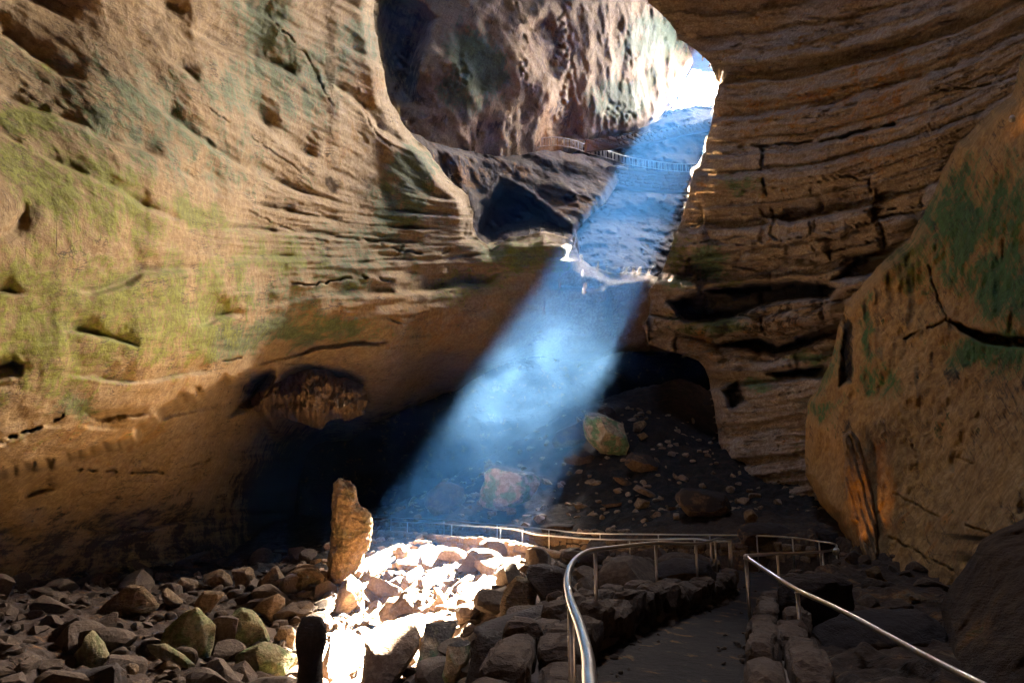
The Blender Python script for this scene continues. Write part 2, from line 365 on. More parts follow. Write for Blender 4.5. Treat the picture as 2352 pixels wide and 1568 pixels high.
def disp_dome(x, y, V, L, f):
    a = fbm(V*.07, 4, 11)*3.5+fbm(V*.35, 4, 12)*1.0
    k = sstep(.12, .3, fbm(np.c_[x/70, y/110, np.zeros_like(x)], 3, 15))
    d1, d2, i_ = worley(np.c_[x/9, y/14, np.zeros_like(x)], 3)
    a += k*(d1-.4)*2.2
    return a
def disp_fg(x, y, V, L, f):
    a = fbm(V*.25, 4, 13)*.9+fbm(V*1.1, 4, 14)*.22
    a += fbm(np.c_[x/20, y/120, np.zeros_like(x)], 3, 16)*.18
    return a
def disp_rough(x, y, V, L, f):
    return fbm(V*.3, 5, 17)*1.6+ridged(V*.5, 3, 18)*.5

# left wall and ceiling
A_poly = [(885, -900), (870, -60), (858, 0), (862, 70), (878, 150), (892, 225), (935, 300), (985, 350), (1020, 400), (1075, 450), (1088, 500), (1083, 540), (1130, 572), (1172, 546), (1250, 532),
          (1318, 552), (1336, 604), (1400, 624), (1480, 627), (1540, 640), (1640, 700), (1660, 830), (1560, 812), (1430, 806), (1330, 835), (1230, 815), (1120, 850), (1060, 890), (950, 930), (840, 985),
          (780, 1030), (735, 1090), (720, 1200), (740, 1330), (600, 1420), (300, 1480), (-700, 1700), (-700, -900)]
def L_A(x, y):
    w = 1-sstep(420, 640, y); return y-w*.52*(x-300)+(1-w)*0.10*(x-700)
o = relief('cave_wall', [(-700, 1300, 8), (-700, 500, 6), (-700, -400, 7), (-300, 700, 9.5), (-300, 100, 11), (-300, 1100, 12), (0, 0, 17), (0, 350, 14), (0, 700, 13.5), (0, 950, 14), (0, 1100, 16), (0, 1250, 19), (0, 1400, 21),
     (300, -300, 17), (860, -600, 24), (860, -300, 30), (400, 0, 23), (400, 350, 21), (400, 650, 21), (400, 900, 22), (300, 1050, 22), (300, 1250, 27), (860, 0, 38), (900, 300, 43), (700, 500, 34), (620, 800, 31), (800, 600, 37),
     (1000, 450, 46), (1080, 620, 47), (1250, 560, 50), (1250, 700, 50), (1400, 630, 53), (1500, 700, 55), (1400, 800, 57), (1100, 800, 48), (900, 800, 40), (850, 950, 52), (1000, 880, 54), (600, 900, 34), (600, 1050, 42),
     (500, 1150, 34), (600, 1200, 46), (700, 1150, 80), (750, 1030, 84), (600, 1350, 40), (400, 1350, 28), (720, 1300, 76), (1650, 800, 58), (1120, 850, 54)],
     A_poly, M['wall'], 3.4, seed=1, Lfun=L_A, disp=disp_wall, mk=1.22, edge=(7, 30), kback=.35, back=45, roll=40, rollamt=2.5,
     cracks=[([(655, 648), (700, 655), (760, 645), (830, 632), (850, 640)], 5, 1.3), ([(815, 548), (860, 556), (905, 572), (975, 585)], 5, 1.2),
             ([(995, 372), (992, 440), (940, 530), (905, 600)], 3, .7), ([(0, 1012), (80, 985), (150, 950)], 8, 1.3), ([(160, 1075), (300, 1085), (400, 1080), (490, 1052)], 6, 1.),
             ([(560, 480), (650, 522), (760, 560)], 3, .5), ([(1075, 500), (1060, 560), (1010, 585)], 4, .8), ([(870, 640), (905, 645)], 7, 1.4), ([(875, 675), (910, 672)], 6, 1.2), ([(880, 720), (900, 735), (925, 740)], 5, 1),
             ([(510, 832), (560, 818)], 4, 1.), ([(610, 845), (640, 830), (760, 845)], 3, .6), ([(860, 795), (1000, 800), (1100, 795)], 3, .5), ([(1000, 850), (1100, 820)], 3, .4), 
             ([(480, 250), (600, 330), (700, 400)], 3, .5), ([(600, 20), (700, 120), (770, 260), (850, 330)], 4, .7), ([(820, 200), (850, 290), (900, 340)], 4, .8), ([(980, 700), (1060, 660), (1100, 640)], 3, .5), ([(1140, 590), (1150, 700), (1180, 780)], 3, .5)],
     pockets=[([(-700, 1160), (0, 1078), (170, 1042), (300, 1000), (352, 945), (420, 905), (480, 885), (545, 856), (600, 840), (640, 848), (600, 920), (640, 1000), (760, 1010), (860, 1000), (900, 1100), (760, 1400), (-700, 1750)], 4.0, 20, 0, 20),
              ([(-100, 840), (30, 812), (55, 835), (50, 862), (0, 880), (-100, 890)], .7, 26, .1), ([(190, 945), (330, 935), (350, 955), (230, 975)], .8, 24, .0), ([(1380, 650), (1500, 640), (1520, 800), (1400, 790)], 1.2, 20),
              ([(545, 870), (620, 840), (640, 860), (590, 935), (520, 965)], 3.0, 26, .5)],
     moss=[(170, 430, 260, 110, 25, .62), (60, 275, 80, 50, 0, .6), (450, 490, 110, 40, 20, .6), (300, 720, 260, 150, -30, .55), (80, 720, 150, 230, 0, .6), (420, 740, 200, 110, -20, .55), (640, 590, 140, 60, 10, .45), (1215, 590, 110, 40, 0, .7), (1080, 650, 110, 35, -10, .5), (100, 150, 30, 20, 0, .6), (500, 620, 200, 60, -20, .4)],
     green=[(610, 60, 120, 70, 50, .62), (570, 200, 120, 90, 0, .5), (700, 190, 110, 120, 40, .5), (950, 395, 55, 60, 0, .8), (920, 470, 80, 110, 30, .6), (530, 780, 80, 46, -10, .65), (680, 755, 230, 44, 0, .6), (770, 630, 170, 80, 0, .45), (300, 260, 380, 150, 25, .42), (820, 90, 70, 80, 0, .5), (640, 690, 160, 70, 0, .4), (170, 930, 70, 40, 0, .45), (1150, 580, 100, 50, 0, .5), (850, 560, 200, 70, 0, .38)],
     orange=[(860, 710, 190, 60, 0, .7), (1010, 760, 170, 55, 0, .6), (1060, 640, 80, 30, 0, .6), (845, 200, 40, 70, 0, .9), (780, 340, 60, 90, 30, .5), (450, 850, 200, 60, -20, .4), (250, 1000, 160, 40, -10, .5), (890, 600, 60, 40, 0, .4)],
     darkm=[(700, 1160, 150, 170, 0, 1.5), (330, 1250, 560, 110, -4, .62), (900, 980, 120, 60, -20, .6), (350, 1180, 300, 90, 0, .2)])  # dark blobs paint shade into the colour of the lower wall
tag(o, kind='structure')

# pale dome far behind, and the outer slope under the opening
o = relief('cave_ceiling', [(860, -300, 58), (1000, 0, 66), (1300, 0, 80), (1450, 0, 96), (1550, 0, 114), (1600, -300, 110), (900, 200, 60), (1000, 350, 62), (1250, 200, 75), (1200, 340, 76), (1500, 150, 107), (1600, 120, 126), (1450, 300, 98), (1300, 320, 84), (860, 330, 60), (1100, 200, 66), (1560, 190, 120)],
     [(760, -500), (1660, -500), (1660, 60), (1625, 118), (1600, 118), (1578, 170), (1548, 235), (1490, 290), (1440, 315), (1380, 322), (1330, 345), (1230, 380), (1100, 420), (760, 420)], M['dome'], 3.6, seed=2, disp=disp_dome, mk=1.5, edge=(7, 28), back=40, kback=.5,
     Lfun=lambda x, y: y*.3+x*.8, pockets=[([(1005, 40), (960, 0), (900, -40), (862, 0), (858, 60), (880, 170), (915, 250), (960, 245), (968, 150)], 6, 34, .55), ([(1255, 300), (1300, 250), (1310, 200), (1335, 260), (1345, 320), (1300, 330)], 3.0, 20, .4),
        ([(1195, 60), (1260, 20), (1300, 90), (1290, 190), (1240, 180), (1200, 120)], 1.5, 25, .45)], cracks=[([(940, 30), (1010, 60), (1090, 100)], 3, .7), ([(1180, 0), (1200, 60)], 5, 1.3), ([(1340, 330), (1330, 230), (1310, 120)], 4, 1.)],
     green=[(1100, 150, 70, 90, -30, .7), (1060, 220, 60, 50, 0, .5), (1520, 80, 80, 60, 0, .6), (1480, 110, 60, 40, 0, .5), (1420, 230, 70, 50, 0, .6)], orange=[(920, 280, 60, 40, 0, .6), (1240, 120, 50, 80, 0, .6)], moss=[(1500, 180, 12, 30, 0, .9), (1530, 130, 30, 20, 0, .5)],
     darkm=[(925, 120, 45, 130, -10, .8), (1245, 110, 50, 80, 0, .45), (1290, 260, 30, 60, 10, .6), (1130, 290, 50, 20, 20, .6)])
tag(o, kind='structure')
def disp_slope(x, y, V, L, f):
    d1, d2, idv = worley(np.c_[x/16, y/9, np.zeros_like(x)], 19)
    return fbm(V*.2, 4, 23)*1.8+(idv-.5)*.8
o = relief('entrance_slope', [(1380, 300, 96), (1600, 240, 102), (1680, 150, 110), (1500, 290, 94), (1640, 300, 97), (1430, 375, 90), (1620, 375, 92), (1400, 440, 84), (1560, 440, 84), (1340, 560, 68), (1500, 560, 70), (1450, 630, 60), (1700, 600, 70), (1300, 640, 62), (1700, 250, 106), (1650, 420, 88), (2100, 300, 85), (2600, 300, 70), (2600, 700, 58), (2000, 650, 68), (1650, 740, 78), (1900, 850, 78), (2600, 900, 66)],
     [(1320, 322), (1420, 312), (1480, 292), (1530, 268), (1570, 250), (1620, 252), (1700, 240), (1760, 245), (1900, 220), (2750, 100), (2750, 900), (1720, 800), (1600, 740), (1250, 700), (1280, 560), (1330, 500), (1370, 430), (1300, 400)], M['slope'], 3.4, seed=3, disp=disp_slope, edge=(5, 22), back=25, kback=1.1,  # far right end is unseen, added to stop stray sun
     pockets=[([(1300, 384), (1700, 384), (1700, 400), (1300, 400)], 1.0, 8)], moss=[(1670, 200, 110, 90, 0, 1.2)], darkm=[(1450, 540, 160, 90, 0, .3)], orange=[(1620, 250, 60, 60, 0, .5)])  # pale blob, not moss: sunlight put into the colour of the slope top
tag(o, kind='structure')
def disp_dark(x, y, V, L, f):
    return fbm(V*.2, 5, 27)*2.2+ridged(V*.3, 4, 28)*1.0
o = relief('ledge', [(960, 330, 54), (1240, 360, 74), (1400, 390, 80), (1400, 460, 72), (1330, 540, 62), (1100, 560, 56), (1000, 450, 56), (1200, 450, 66), (1250, 640, 58), (1150, 400, 66)],
     [(930, 300), (985, 322), (1060, 345), (1150, 362), (1225, 352), (1250, 345), (1330, 352), (1395, 372), (1440, 392), (1420, 420), (1395, 460), (1350, 505), (1325, 530), (1330, 575), (1340, 660), (900, 660), (900, 330)], M['darkrock'], 3.4, seed=4, disp=disp_dark, edge=(6, 24), back=25, kback=.5,
     pockets=[([(1095, 470), (1150, 410), (1200, 430), (1260, 480), (1310, 520), (1320, 545), (1240, 530), (1170, 545), (1130, 575), (1080, 540)], 9, 34, .9), ([(1290, 450), (1320, 445), (1330, 465), (1295, 470)], 2, 6, .8)], orange=[(1320, 470, 60, 20, 0, .6), (1180, 385, 60, 20, 10, .5), (1060, 400, 60, 30, 30, .8)],
     darkm=[(1200, 500, 120, 70, 10, .8)])  # dark blob paints the shade of the void
tag(o, kind='structure')
o = relief('back_wall', [(500, 700, 80), (1900, 700, 70), (500, 1300, 70), (1900, 1300, 60), (1200, 900, 88), (1500, 950, 80)], [(560, 760), (1900, 740), (1950, 1300), (560, 1350)], M['blackrock'], 9, seed=5, disp=disp_rough, edge=(4, 40))
tag(o, kind='structure')
V = [(x, y, z) for z in (15.4, 17.) for x, y in ((-62, 63), (12, 56), (15.5, 47), (75, 46), (75, 110), (-62, 110))]  # added unseen slab, keeps sun and sky light out of the cave mouth
tag(mesh_np('unseen_bedrock', V, [(5, 4, 3, 2, 1, 0), (6, 7, 8, 9, 10, 11), (0, 1, 7, 6), (1, 2, 8, 7), (2, 3, 9, 8), (3, 4, 10, 9), (4, 5, 11, 10), (5, 0, 6, 11)], M['blackrock'], smooth=False, attrs=np.zeros((12, 4)), uv=np.zeros((12, 2))), kind='structure')

# right wall, bedded
F_poly = [(1485, -900), (1478, -40), (1490, 8), (1520, 32), (1552, 55), (1556, 88), (1590, 108), (1622, 135), (1655, 160), (1676, 172), (1652, 196), (1640, 235), (1636, 285), (1622, 330), (1620, 372), (1592, 395), (1582, 450), (1565, 505), (1548, 545), (1535, 590), (1512, 640),
          (1490, 668), (1500, 705), (1478, 745), (1490, 790), (1535, 808), (1590, 818), (1625, 850), (1640, 930), (1655, 1030), (1700, 1140), (1950, 1260), (2900, 1260), (2900, -900)]
def L_F(x, y): return y+np.clip((x-1600)/700, 0, 2)**2*170
o = relief('cave_wall', [(1490, -700, 44), (2200, -700, 24), (2800, -700, 14), (1500, 0, 50), (1650, 170, 48), (1640, 280, 47), (1620, 360, 47), (1560, 550, 46), (1500, 680, 47), (1800, 0, 44), (1800, 300, 40), (1800, 550, 38), (2100, 0, 32), (2100, 300, 28), (2050, 550, 29), (2350, 0, 22), (2350, 300, 20),
     (1600, 760, 44), (1800, 720, 37), (1950, 700, 31), (1650, 900, 42), (1800, 850, 36), (1800, 1050, 34), (1700, 1130, 36), (2300, 800, 24), (2300, 1200, 20), (2800, 200, 12), (2800, 1000, 13), (1900, 1250, 28)],
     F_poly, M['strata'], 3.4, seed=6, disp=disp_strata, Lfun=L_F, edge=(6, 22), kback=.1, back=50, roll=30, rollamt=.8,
     cracks=[([(1622, 358), (1680, 348), (1715, 330), (1755, 336), (1800, 330), (1870, 326), (1930, 318), (1970, 303), (2060, 285)], 8, 2.6), ([(1751, 340), (1754, 420), (1765, 462), (1782, 500)], 8, 2.6), ([(1675, 170), (1760, 168), (1830, 158), (1900, 150), (2060, 110), (2130, 65), (2200, 42)], 5, 1.2),
             ([(1790, 132), (1880, 110), (1930, 112), (2040, 90), (2110, 60)], 4, 1.), ([(1860, 495), (1862, 430), (1905, 402), (2000, 412)], 5, 1.4), ([(1885, 492), (1990, 482), (2062, 476)], 6, 1.6), ([(1997, 410), (2005, 475)], 6, 1.5), ([(2110, 202), (2190, 206), (2300, 192), (2350, 170)], 6, 1.3),
             ([(1650, 120), (1700, 105), (1790, 90)], 3, .6), ([(1780, 500), (1770, 540), (1800, 560), (1870, 552), (1930, 545)], 6, 1.5), ([(1600, 560), (1700, 540), (1760, 545)], 5, 1.2), ([(1860, 500), (1865, 560), (1880, 590)], 5, 1.3), ([(1520, 650), (1600, 630), (1690, 610), (1740, 620)], 5, 1.2), ([(1900, 580), (1980, 560), (2060, 530)], 6, 1.4),
             ([(1650, 255), (1850, 240), (1960, 215), (2090, 180)], 3, .6), ([(1890, 255), (1990, 235)], 5, 1.), ([(1700, 1), (1690, 60), (1720, 100)], 3, .5), ([(1630, 48), (1760, 30), (1900, 44)], 3, .6)],
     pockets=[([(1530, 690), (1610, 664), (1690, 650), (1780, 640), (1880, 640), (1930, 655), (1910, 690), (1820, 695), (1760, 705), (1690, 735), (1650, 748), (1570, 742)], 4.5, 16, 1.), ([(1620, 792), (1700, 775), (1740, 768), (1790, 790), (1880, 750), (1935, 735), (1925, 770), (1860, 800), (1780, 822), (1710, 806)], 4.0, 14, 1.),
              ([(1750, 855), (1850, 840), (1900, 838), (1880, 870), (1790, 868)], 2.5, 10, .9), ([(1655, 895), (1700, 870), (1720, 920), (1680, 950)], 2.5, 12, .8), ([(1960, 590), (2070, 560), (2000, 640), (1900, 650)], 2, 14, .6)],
     green=[(1620, 600, 60, 50, 0, .7), (1560, 640, 50, 30, 0, .6), (1640, 740, 90, 36, 0, .8), (1740, 880, 50, 26, 0, .9), (1860, 820, 60, 22, 0, .8), (1700, 430, 60, 30, 0, .5)], moss=[(1640, 740, 80, 26, 0, .7), (1560, 590, 40, 60, 0, .6), (1680, 652, 30, 14, 0, .7)],
     orange=[(1900, 230, 300, 60, -10, .45), (2050, 200, 120, 100, 0, .5), (1780, 750, 200, 50, 0, .5), (1600, 790, 60, 40, 0, .6), (2000, 350, 80, 60, 0, .4)], darkm=[(1760, 730, 240, 90, 0, .5)])  # dark blob adds painted shade over the deep voids
tag(o, kind='structure')

# added unseen block behind the bedded wall, stops stray sun
V = [(x, y, z) for z in (-6., 56.) for x, y in ((21, 50), (76, 49), (76, 53), (21, 54))]
tag(mesh_np('unseen_bedrock', V, [(3, 2, 1, 0), (4, 5, 6, 7), (0, 1, 5, 4), (1, 2, 6, 5), (2, 3, 7, 6), (3, 0, 4, 7)], M['darkrock'], smooth=False, attrs=np.zeros((8, 4)), uv=np.zeros((8, 2))), kind='structure')

# nearer ochre wall on the right and dark rock in the corner
G_poly = [(2900, -300), (2420, -60), (2352, 120), (2325, 215), (2250, 280), (2195, 335), (2160, 400), (2150, 440), (2092, 545), (2020, 610), (1985, 650), (1945, 695), (1925, 760), (1908, 830), (1880, 890), (1856, 925), (1848, 1000), (1852, 1090), (1880, 1150), (1920, 1195), (1965, 1280), (1990, 1330), (2050, 1370), (2200, 1460), (2900, 1700)]
def L_G(x, y): return y*.35-x*.6
o = relief('cave_wall', [(2340, 150, 17), (2160, 420, 20), (2090, 560, 20.5), (1940, 700, 23), (1850, 1000, 23.5), (1900, 1190, 20), (2000, 1330, 15.5), (2350, 450, 15), (2350, 800, 13.5), (2150, 800, 17.5), (2150, 1100, 15), (2350, 1150, 10), (2250, 1350, 9.5), (2100, 1350, 13), (2800, 0, 9), (2800, 700, 7), (2800, 1300, 5), (2000, 1000, 19), (2250, 1450, 8.5)],
     G_poly, M['ochre'], 3.4, seed=8, disp=disp_fg, Lfun=L_G, edge=(7, 30), kback=.3, back=45, roll=28, rollamt=1.6,
     cracks=[([(2125, 560), (2140, 640), (2160, 700), (2190, 770)], 5, .5), ([(2175, 735), (2090, 770), (2050, 790)], 5, .7), ([(2055, 1010), (2130, 1000), (2150, 985)], 4, .5), ([(2040, 1230), (2150, 1290), (2220, 1320)], 4, .5), ([(1950, 1060), (1985, 1180), (2000, 1280)], 8, .5), ([(2200, 1050), (2280, 1080)], 4, .4), ([(2090, 1010), (2110, 1060)], 3, .3), ([(2050, 1130), (2160, 1190), (2300, 1230)], 4, .4)],
     pockets=[([(2175, 730), (2260, 760), (2352, 770), (2450, 760), (2450, 800), (2352, 800), (2260, 790), (2200, 760)], 1.6, 10, .6), ([(1935, 720), (1965, 740), (1960, 880), (1925, 890)], 1.1, 10, .7)],
     green=[(2200, 520, 100, 170, 20, .7), (2280, 480, 110, 120, 0, .7), (2300, 640, 110, 110, 0, .75), (2280, 810, 120, 50, 0, .85), (2150, 500, 40, 60, 0, .7), (2010, 870, 60, 50, 0, .7), (1995, 760, 20, 90, 0, .7), (1900, 850, 24, 80, 20, .6), (2330, 100, 30, 80, 0, .8), (1880, 930, 60, 40, 0, .5)],
     moss=[(2080, 620, 60, 70, 0, .6), (1880, 860, 26, 50, 20, .6), (2120, 560, 50, 40, 0, .4)], orange=[(1985, 1130, 40, 120, 0, .9), (2100, 1240, 200, 80, 10, .4), (2090, 680, 100, 60, 0, .5)], darkm=[(2250, 870, 150, 40, 10, .45), (1940, 990, 20, 40, 0, .5)])
tag(o, kind='structure')
o = relief('foreground_rock', [(2160, 1400, 6.2), (2250, 1250, 6.), (2352, 1190, 6.), (2500, 1100, 5.2), (2200, 1568, 4.8), (2352, 1400, 4.7), (2500, 1600, 4), (2180, 1500, 5.3), (2700, 1300, 4.2)],
     [(2750, 1000), (2420, 1130), (2352, 1188), (2300, 1215), (2255, 1238), (2225, 1290), (2180, 1350), (2160, 1398), (2172, 1440), (2180, 1490), (2195, 1560), (2210, 1700), (2750, 1750)], M['darkrock'], 4, seed=9, edge=(5, 30), kback=.15, back=40, roll=22, rollamt=.5, disp=lambda x, y, V, L, f: fbm(V*.8, 4, 33)*.45+ridged(V*1.5, 3, 35)*.12)
tag(o, kind='structure')

# ------------------------------------------------------------------ bedrock above and around the cave, with its openings, one of them added for fill light
def roof():
    st = .8; xs = np.arange(-70, 120, st); ys = np.arange(-60, 200, st); X, Y = np.meshgrid(xs, ys); q = np.c_[X.ravel(), Y.ravel()]
    z0 = 78.0
    Z = z0+fbm(np.c_[q/14, np.zeros(len(q))], 3, 40)*2
    def hit(x, y, f):                       # where a sunbeam landing at this floor point crosses the roof
        p = P(x, y, f); t = (z0-p[2])/S[2]; return (p+S*t)[:2]
    beam = [hit(815, 1265, 29), hit(930, 1212, 33), hit(1120, 1205, 30.5), hit(1330, 1225, 26.5), hit(1330, 1420, 17), hit(1280, 1750, 12), hit(900, 1850, 11.5), hit(610, 1680, 14.5), hit(712, 1450, 20), hit(785, 1340, 25)]
    far = [(35, 118), (42, 119), (46, 122), (62, 119), (112, 112), (114, 196), (30, 196), (34, 160)]
    over = FILL_OPENING
    cells = []
    ny, nx = X.shape; idx = np.arange(ny*nx).reshape(ny, nx)
    jit = fbm(np.c_[q/3, np.zeros(len(q))], 3, 44)*.6; qq = q+np.c_[jit, -jit]
    open_ = inside(qq, beam) | inside(qq, far) | inside(qq, over)
    Q = np.stack([idx[:-1, :-1], idx[:-1, 1:], idx[1:, 1:], idx[1:, :-1]], -1).reshape(-1, 4)
    Q = Q[~open_[Q].all(1)]
    V = np.c_[q, Z]
    # side walls and floor of the rock body
    b = len(V); x0, x1, y0, y1 = xs[0], xs[-1], ys[0], ys[-1]
    box = np.array([(x0, y0, -20), (x1, y0, -20), (x1, y1, -20), (x0, y1, -20), (x0, y0, 84), (x1, y0, 84), (x1, y1, 84), (x0, y1, 84)], float)
    BQ = np.array([(0, 1, 2, 3), (0, 4, 5, 1), (1, 5, 6, 2), (2, 6, 7, 3), (3, 7, 4, 0)])+b
    o = mesh_np('unseen_bedrock', np.r_[V, box], np.r_[Q, BQ], M['darkrock'], attrs=np.zeros((b+8, 4)), uv=np.zeros((b+8, 2)))
    tag(o, kind='structure')
FILL_OPENING = [(-12, 10), (0, 9), (1, 20), (-11, 21)]  # added roof opening out of view, lets in fill light
roof()

# ------------------------------------------------------------------ handrail lines (top of the rail) as points of the place
def conv(x, y, f): return [tuple(P(a, b, c)) for a, b, c in zip(x, y, f)]
near_rail = [P(*p) for p in [(1372, 1700, 1.55), (1355, 1568, 2.1), (1349, 1500, 2.6), (1330, 1430, 3.25), (1311, 1380, 3.95), (1303, 1335, 4.85), (1308, 1305, 5.6), (1322, 1283, 6.3), (1344, 1268, 7.0), (1367, 1262, 7.6), (1430, 1254, 8.9), (1510, 1246, 10.4), (1560, 1247, 11.4), (1598, 1248, 12.4), (1625, 1244, 13.6), (1642, 1238, 14.6), (1655, 1237, 15.3), (1668, 1239, 15.7), (1678, 1240, 16)]]
inner_rail = [P(*p) for p in [(1678, 1240, 16.05), (1660, 1243, 16.4), (1632, 1241, 17), (1595, 1237, 18), (1520, 1238, 19.3), (1446, 1239, 20.5), (1355, 1237, 22.2), (1290, 1232, 23.6), (1228, 1226, 25), (1190, 1217, 26.3), (1149, 1212, 27.7), (1070, 1207, 29.7), (992, 1202, 31.7), (920, 1198, 33.6), (850, 1194, 35.5)]]
outer_rail = [P(*p) for p in [(1712, 1277, 7.7), (1729, 1274.5, 9.2), (1785, 1271, 12.2), (1835, 1269, 14.3), (1889, 1266, 16.6), (1912, 1262, 17.6), (1920, 1257, 18.1), (1920, 1250, 18.6), (1905, 1246, 18.9), (1881, 1243, 19.1), (1820, 1234, 19.8), (1738, 1229.5, 20.8), (1630, 1228, 22), (1512, 1226.5, 23.4), (1378, 1225, 25.4), (1320, 1222, 26.5), (1230, 1212, 28.5), (1142, 1204, 30.5), (1020, 1194, 34), (930, 1190, 36.5), (850, 1188, 39)]]
right_rail = [P(*p) for p in [(1712, 1277, 7.7), (1741, 1297, 6.6), (1785, 1326, 5.4), (1831, 1354, 4.6), (1900, 1386, 3.95), (1970, 1421, 3.4), (2121, 1503, 2.65), (2261, 1574, 2.2), (2500, 1695, 1.7)]]
RH = 1.07
def resample(pl, step):
    pl = np.array(pl, float); out = [pl[0]]; 
    seg = np.linalg.norm(np.diff(pl, axis=0), axis=1); cum = np.r_[0, np.cumsum(seg)]; n = max(2, int(cum[-1]/step))
    t = np.linspace(0, cum[-1], n+1); return np.stack([np.interp(t, cum, pl[:, k]) for k in range(3)], -1)
def smooth_line(pl, step=.15):
    from mathutils.geometry import interpolate_bezier
    pl = np.array(pl, float); out = []
    for i in range(len(pl)-1):
        p0 = pl[max(i-1, 0)]; p1 = pl[i]; p2 = pl[i+1]; p3 = pl[min(i+2, len(pl)-1)]; n = max(2, int(np.linalg.norm(p2-p1)/step))
        for k in range(n):
            t = k/n; out.append(.5*((2*p1)+(-p0+p2)*t+(2*p0-5*p1+4*p2-p3)*t*t+(-p0+3*p1-3*p2+p3)*t**3))
    out.append(pl[-1]); return np.array(out)

# ------------------------------------------------------------------ ground: one sheet in polar steps round the standpoint
down = np.array([0, 0, -RH])
pc = []                                             # x, y, height control points
base_in = [p+down for p in near_rail]+[p+down for p in inner_rail]; base_out = [p+down for p in outer_rail]; base_r = [p+down for p in right_rail]
path_pts = base_in[::2]+base_out[::2]+base_r[::2]+[np.array((.9, -3, -1.55)), np.array((-.6, -3, -1.5)), np.array((2, -2, -1.6))]
path_z = rbf([p[:2] for p in path_pts], [p[2] for p in path_pts], 1e-3)
ground_ctrl = [P(*p) for p in [(1400, 935, 47), (1500, 928, 50), (1640, 1000, 47), (1290, 985, 45), (1230, 1040, 44), (1150, 1065, 43), (1060, 1120, 41), (1000, 1150, 40), (900, 1185, 42), (850, 1200, 45), (1850, 1150, 31), (1750, 1060, 39), (1930, 1215, 22), (1400, 1190, 31), (1200, 1185, 35), (1600, 1190, 27),
     (1400, 1060, 39), (1550, 1060, 38), (1700, 1200, 25.5), (1830, 1215, 22.5), (1850, 1180, 26),
     (870, 1248, 32), (960, 1262, 30), (1080, 1275, 27.5), (1200, 1300, 24), (1330, 1318, 19.5), (1420, 1330, 17), (1500, 1320, 15.5), (1600, 1330, 13.6), (1250, 1420, 14), (1300, 1360, 14), (1350, 1370, 12), (1450, 1375, 11.5), (1200, 1480, 11), (1060, 1420, 18), (950, 1400, 22.5), (850, 1480, 19.2), (850, 1568, 16.3), (1000, 1568, 14.5), (1130, 1568, 11.5), (1230, 1650, 7), (900, 1330, 26.2), (830, 1350, 25.6),
     (700, 1400, 23.5), (500, 1400, 24), (500, 1330, 29), (300, 1380, 25), (100, 1380, 23), (0, 1450, 19), (-200, 1450, 17), (300, 1568, 15), (600, 1568, 16), (700, 1300, 29), (650, 1320, 29), (760, 1262, 34), (600, 1340, 28), (0, 1568, 14), (-300, 1650, 11), (600, 1750, 10),
     (1830, 1345, 12), (1900, 1400, 9), (2100, 1470, 6.5), (2000, 1330, 12.5), (2150, 1440, 7.6), (2250, 1568, 4.6), (1980, 1520, 5.2), (2060, 1400, 9), (1960, 1290, 16)]]
ground_ctrl += [np.array(p, float) for p in [(14, 53, 7.5), (0, 62, 0), (25, 60, 0), (-20, 55, -4), (-30, 30, -4), (-20, 5, -5), (-4, 3, -4), (-2, -4, -2.5), (20, 5, -3), (12, 3, -2.8), (30, 30, 2), (45, 60, 4), (0, 90, -4), (40, 100, 0), (-40, 100, -4)]]
gc = np.array(ground_ctrl); ground_z = rbf(gc[:, :2], gc[:, 2], 2e-4)
pin = smooth_line([np.array((-.75, -3.2, 0)), *[p for p in base_in]], .3); pout = smooth_line([np.array((1.6, -3.2, 0)), *[p for p in base_r[::-1][:-1]], *base_out], .3)
path_poly = np.r_[pin[:, :2], pout[::-1, :2]]
def ground_height(q):
    z = ground_z(q); V = np.c_[q, z]
    z = z+fbm(V*.35, 4, 51)*.45
    d1, d2, idv = worley(np.c_[q*1.1+.3*fbm(V*.8, 2, 53)[:, None], np.zeros(len(q))], 55)
    z += (idv-.4)*.10*sstep(0, .12, d2-d1)
    d1, d2, idv = worley(np.c_[q*3.1, np.zeros(len(q))], 56); z += (idv-.5)*.04*sstep(0, .15, d2-d1)
    z += fbm(V*2.2, 3, 52)*.10+ridged(V*1.3, 3, 57)*.16*sstep(8, 12, np.hypot(q[:, 0], q[:, 1]))
    d, _ = segdist(q, path_poly[::2], True); i_ = inside(q, path_poly); zp = path_z(q)
    w = np.where(i_, 1, 1-sstep(.1, .55, d))
    return z*(1-w)+(zp-.12)*w
az = np.radians(np.linspace(-52, 54, 900)); r_ = 1.2*np.exp(np.linspace(0, math.log(110/1.2), 620))
A_, R_ = np.meshgrid(az, r_); gq = np.c_[(R_*np.sin(A_)).ravel(), (R_*np.cos(A_)).ravel()]
gz = np.empty(len(gq))
for i in range(0, len(gq), 60000): gz[i:i+60000] = ground_height(gq[i:i+60000])
gidx = np.arange(gz.size).reshape(A_.shape); GQ = np.stack([gidx[:-1, :-1], gidx[:-1, 1:], gidx[1:, 1:], gidx[1:, :-1]], -1).reshape(-1, 4)[:, ::-1]
gatt = np.zeros((len(gq), 4))
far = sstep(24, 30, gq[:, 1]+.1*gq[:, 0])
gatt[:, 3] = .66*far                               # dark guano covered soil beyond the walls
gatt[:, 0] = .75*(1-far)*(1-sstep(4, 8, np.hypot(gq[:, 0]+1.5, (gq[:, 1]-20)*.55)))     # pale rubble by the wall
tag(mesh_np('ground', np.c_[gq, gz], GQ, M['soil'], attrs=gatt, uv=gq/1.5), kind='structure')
def gh(x, y): return float(ground_height(np.array([[x, y]], float))[0])
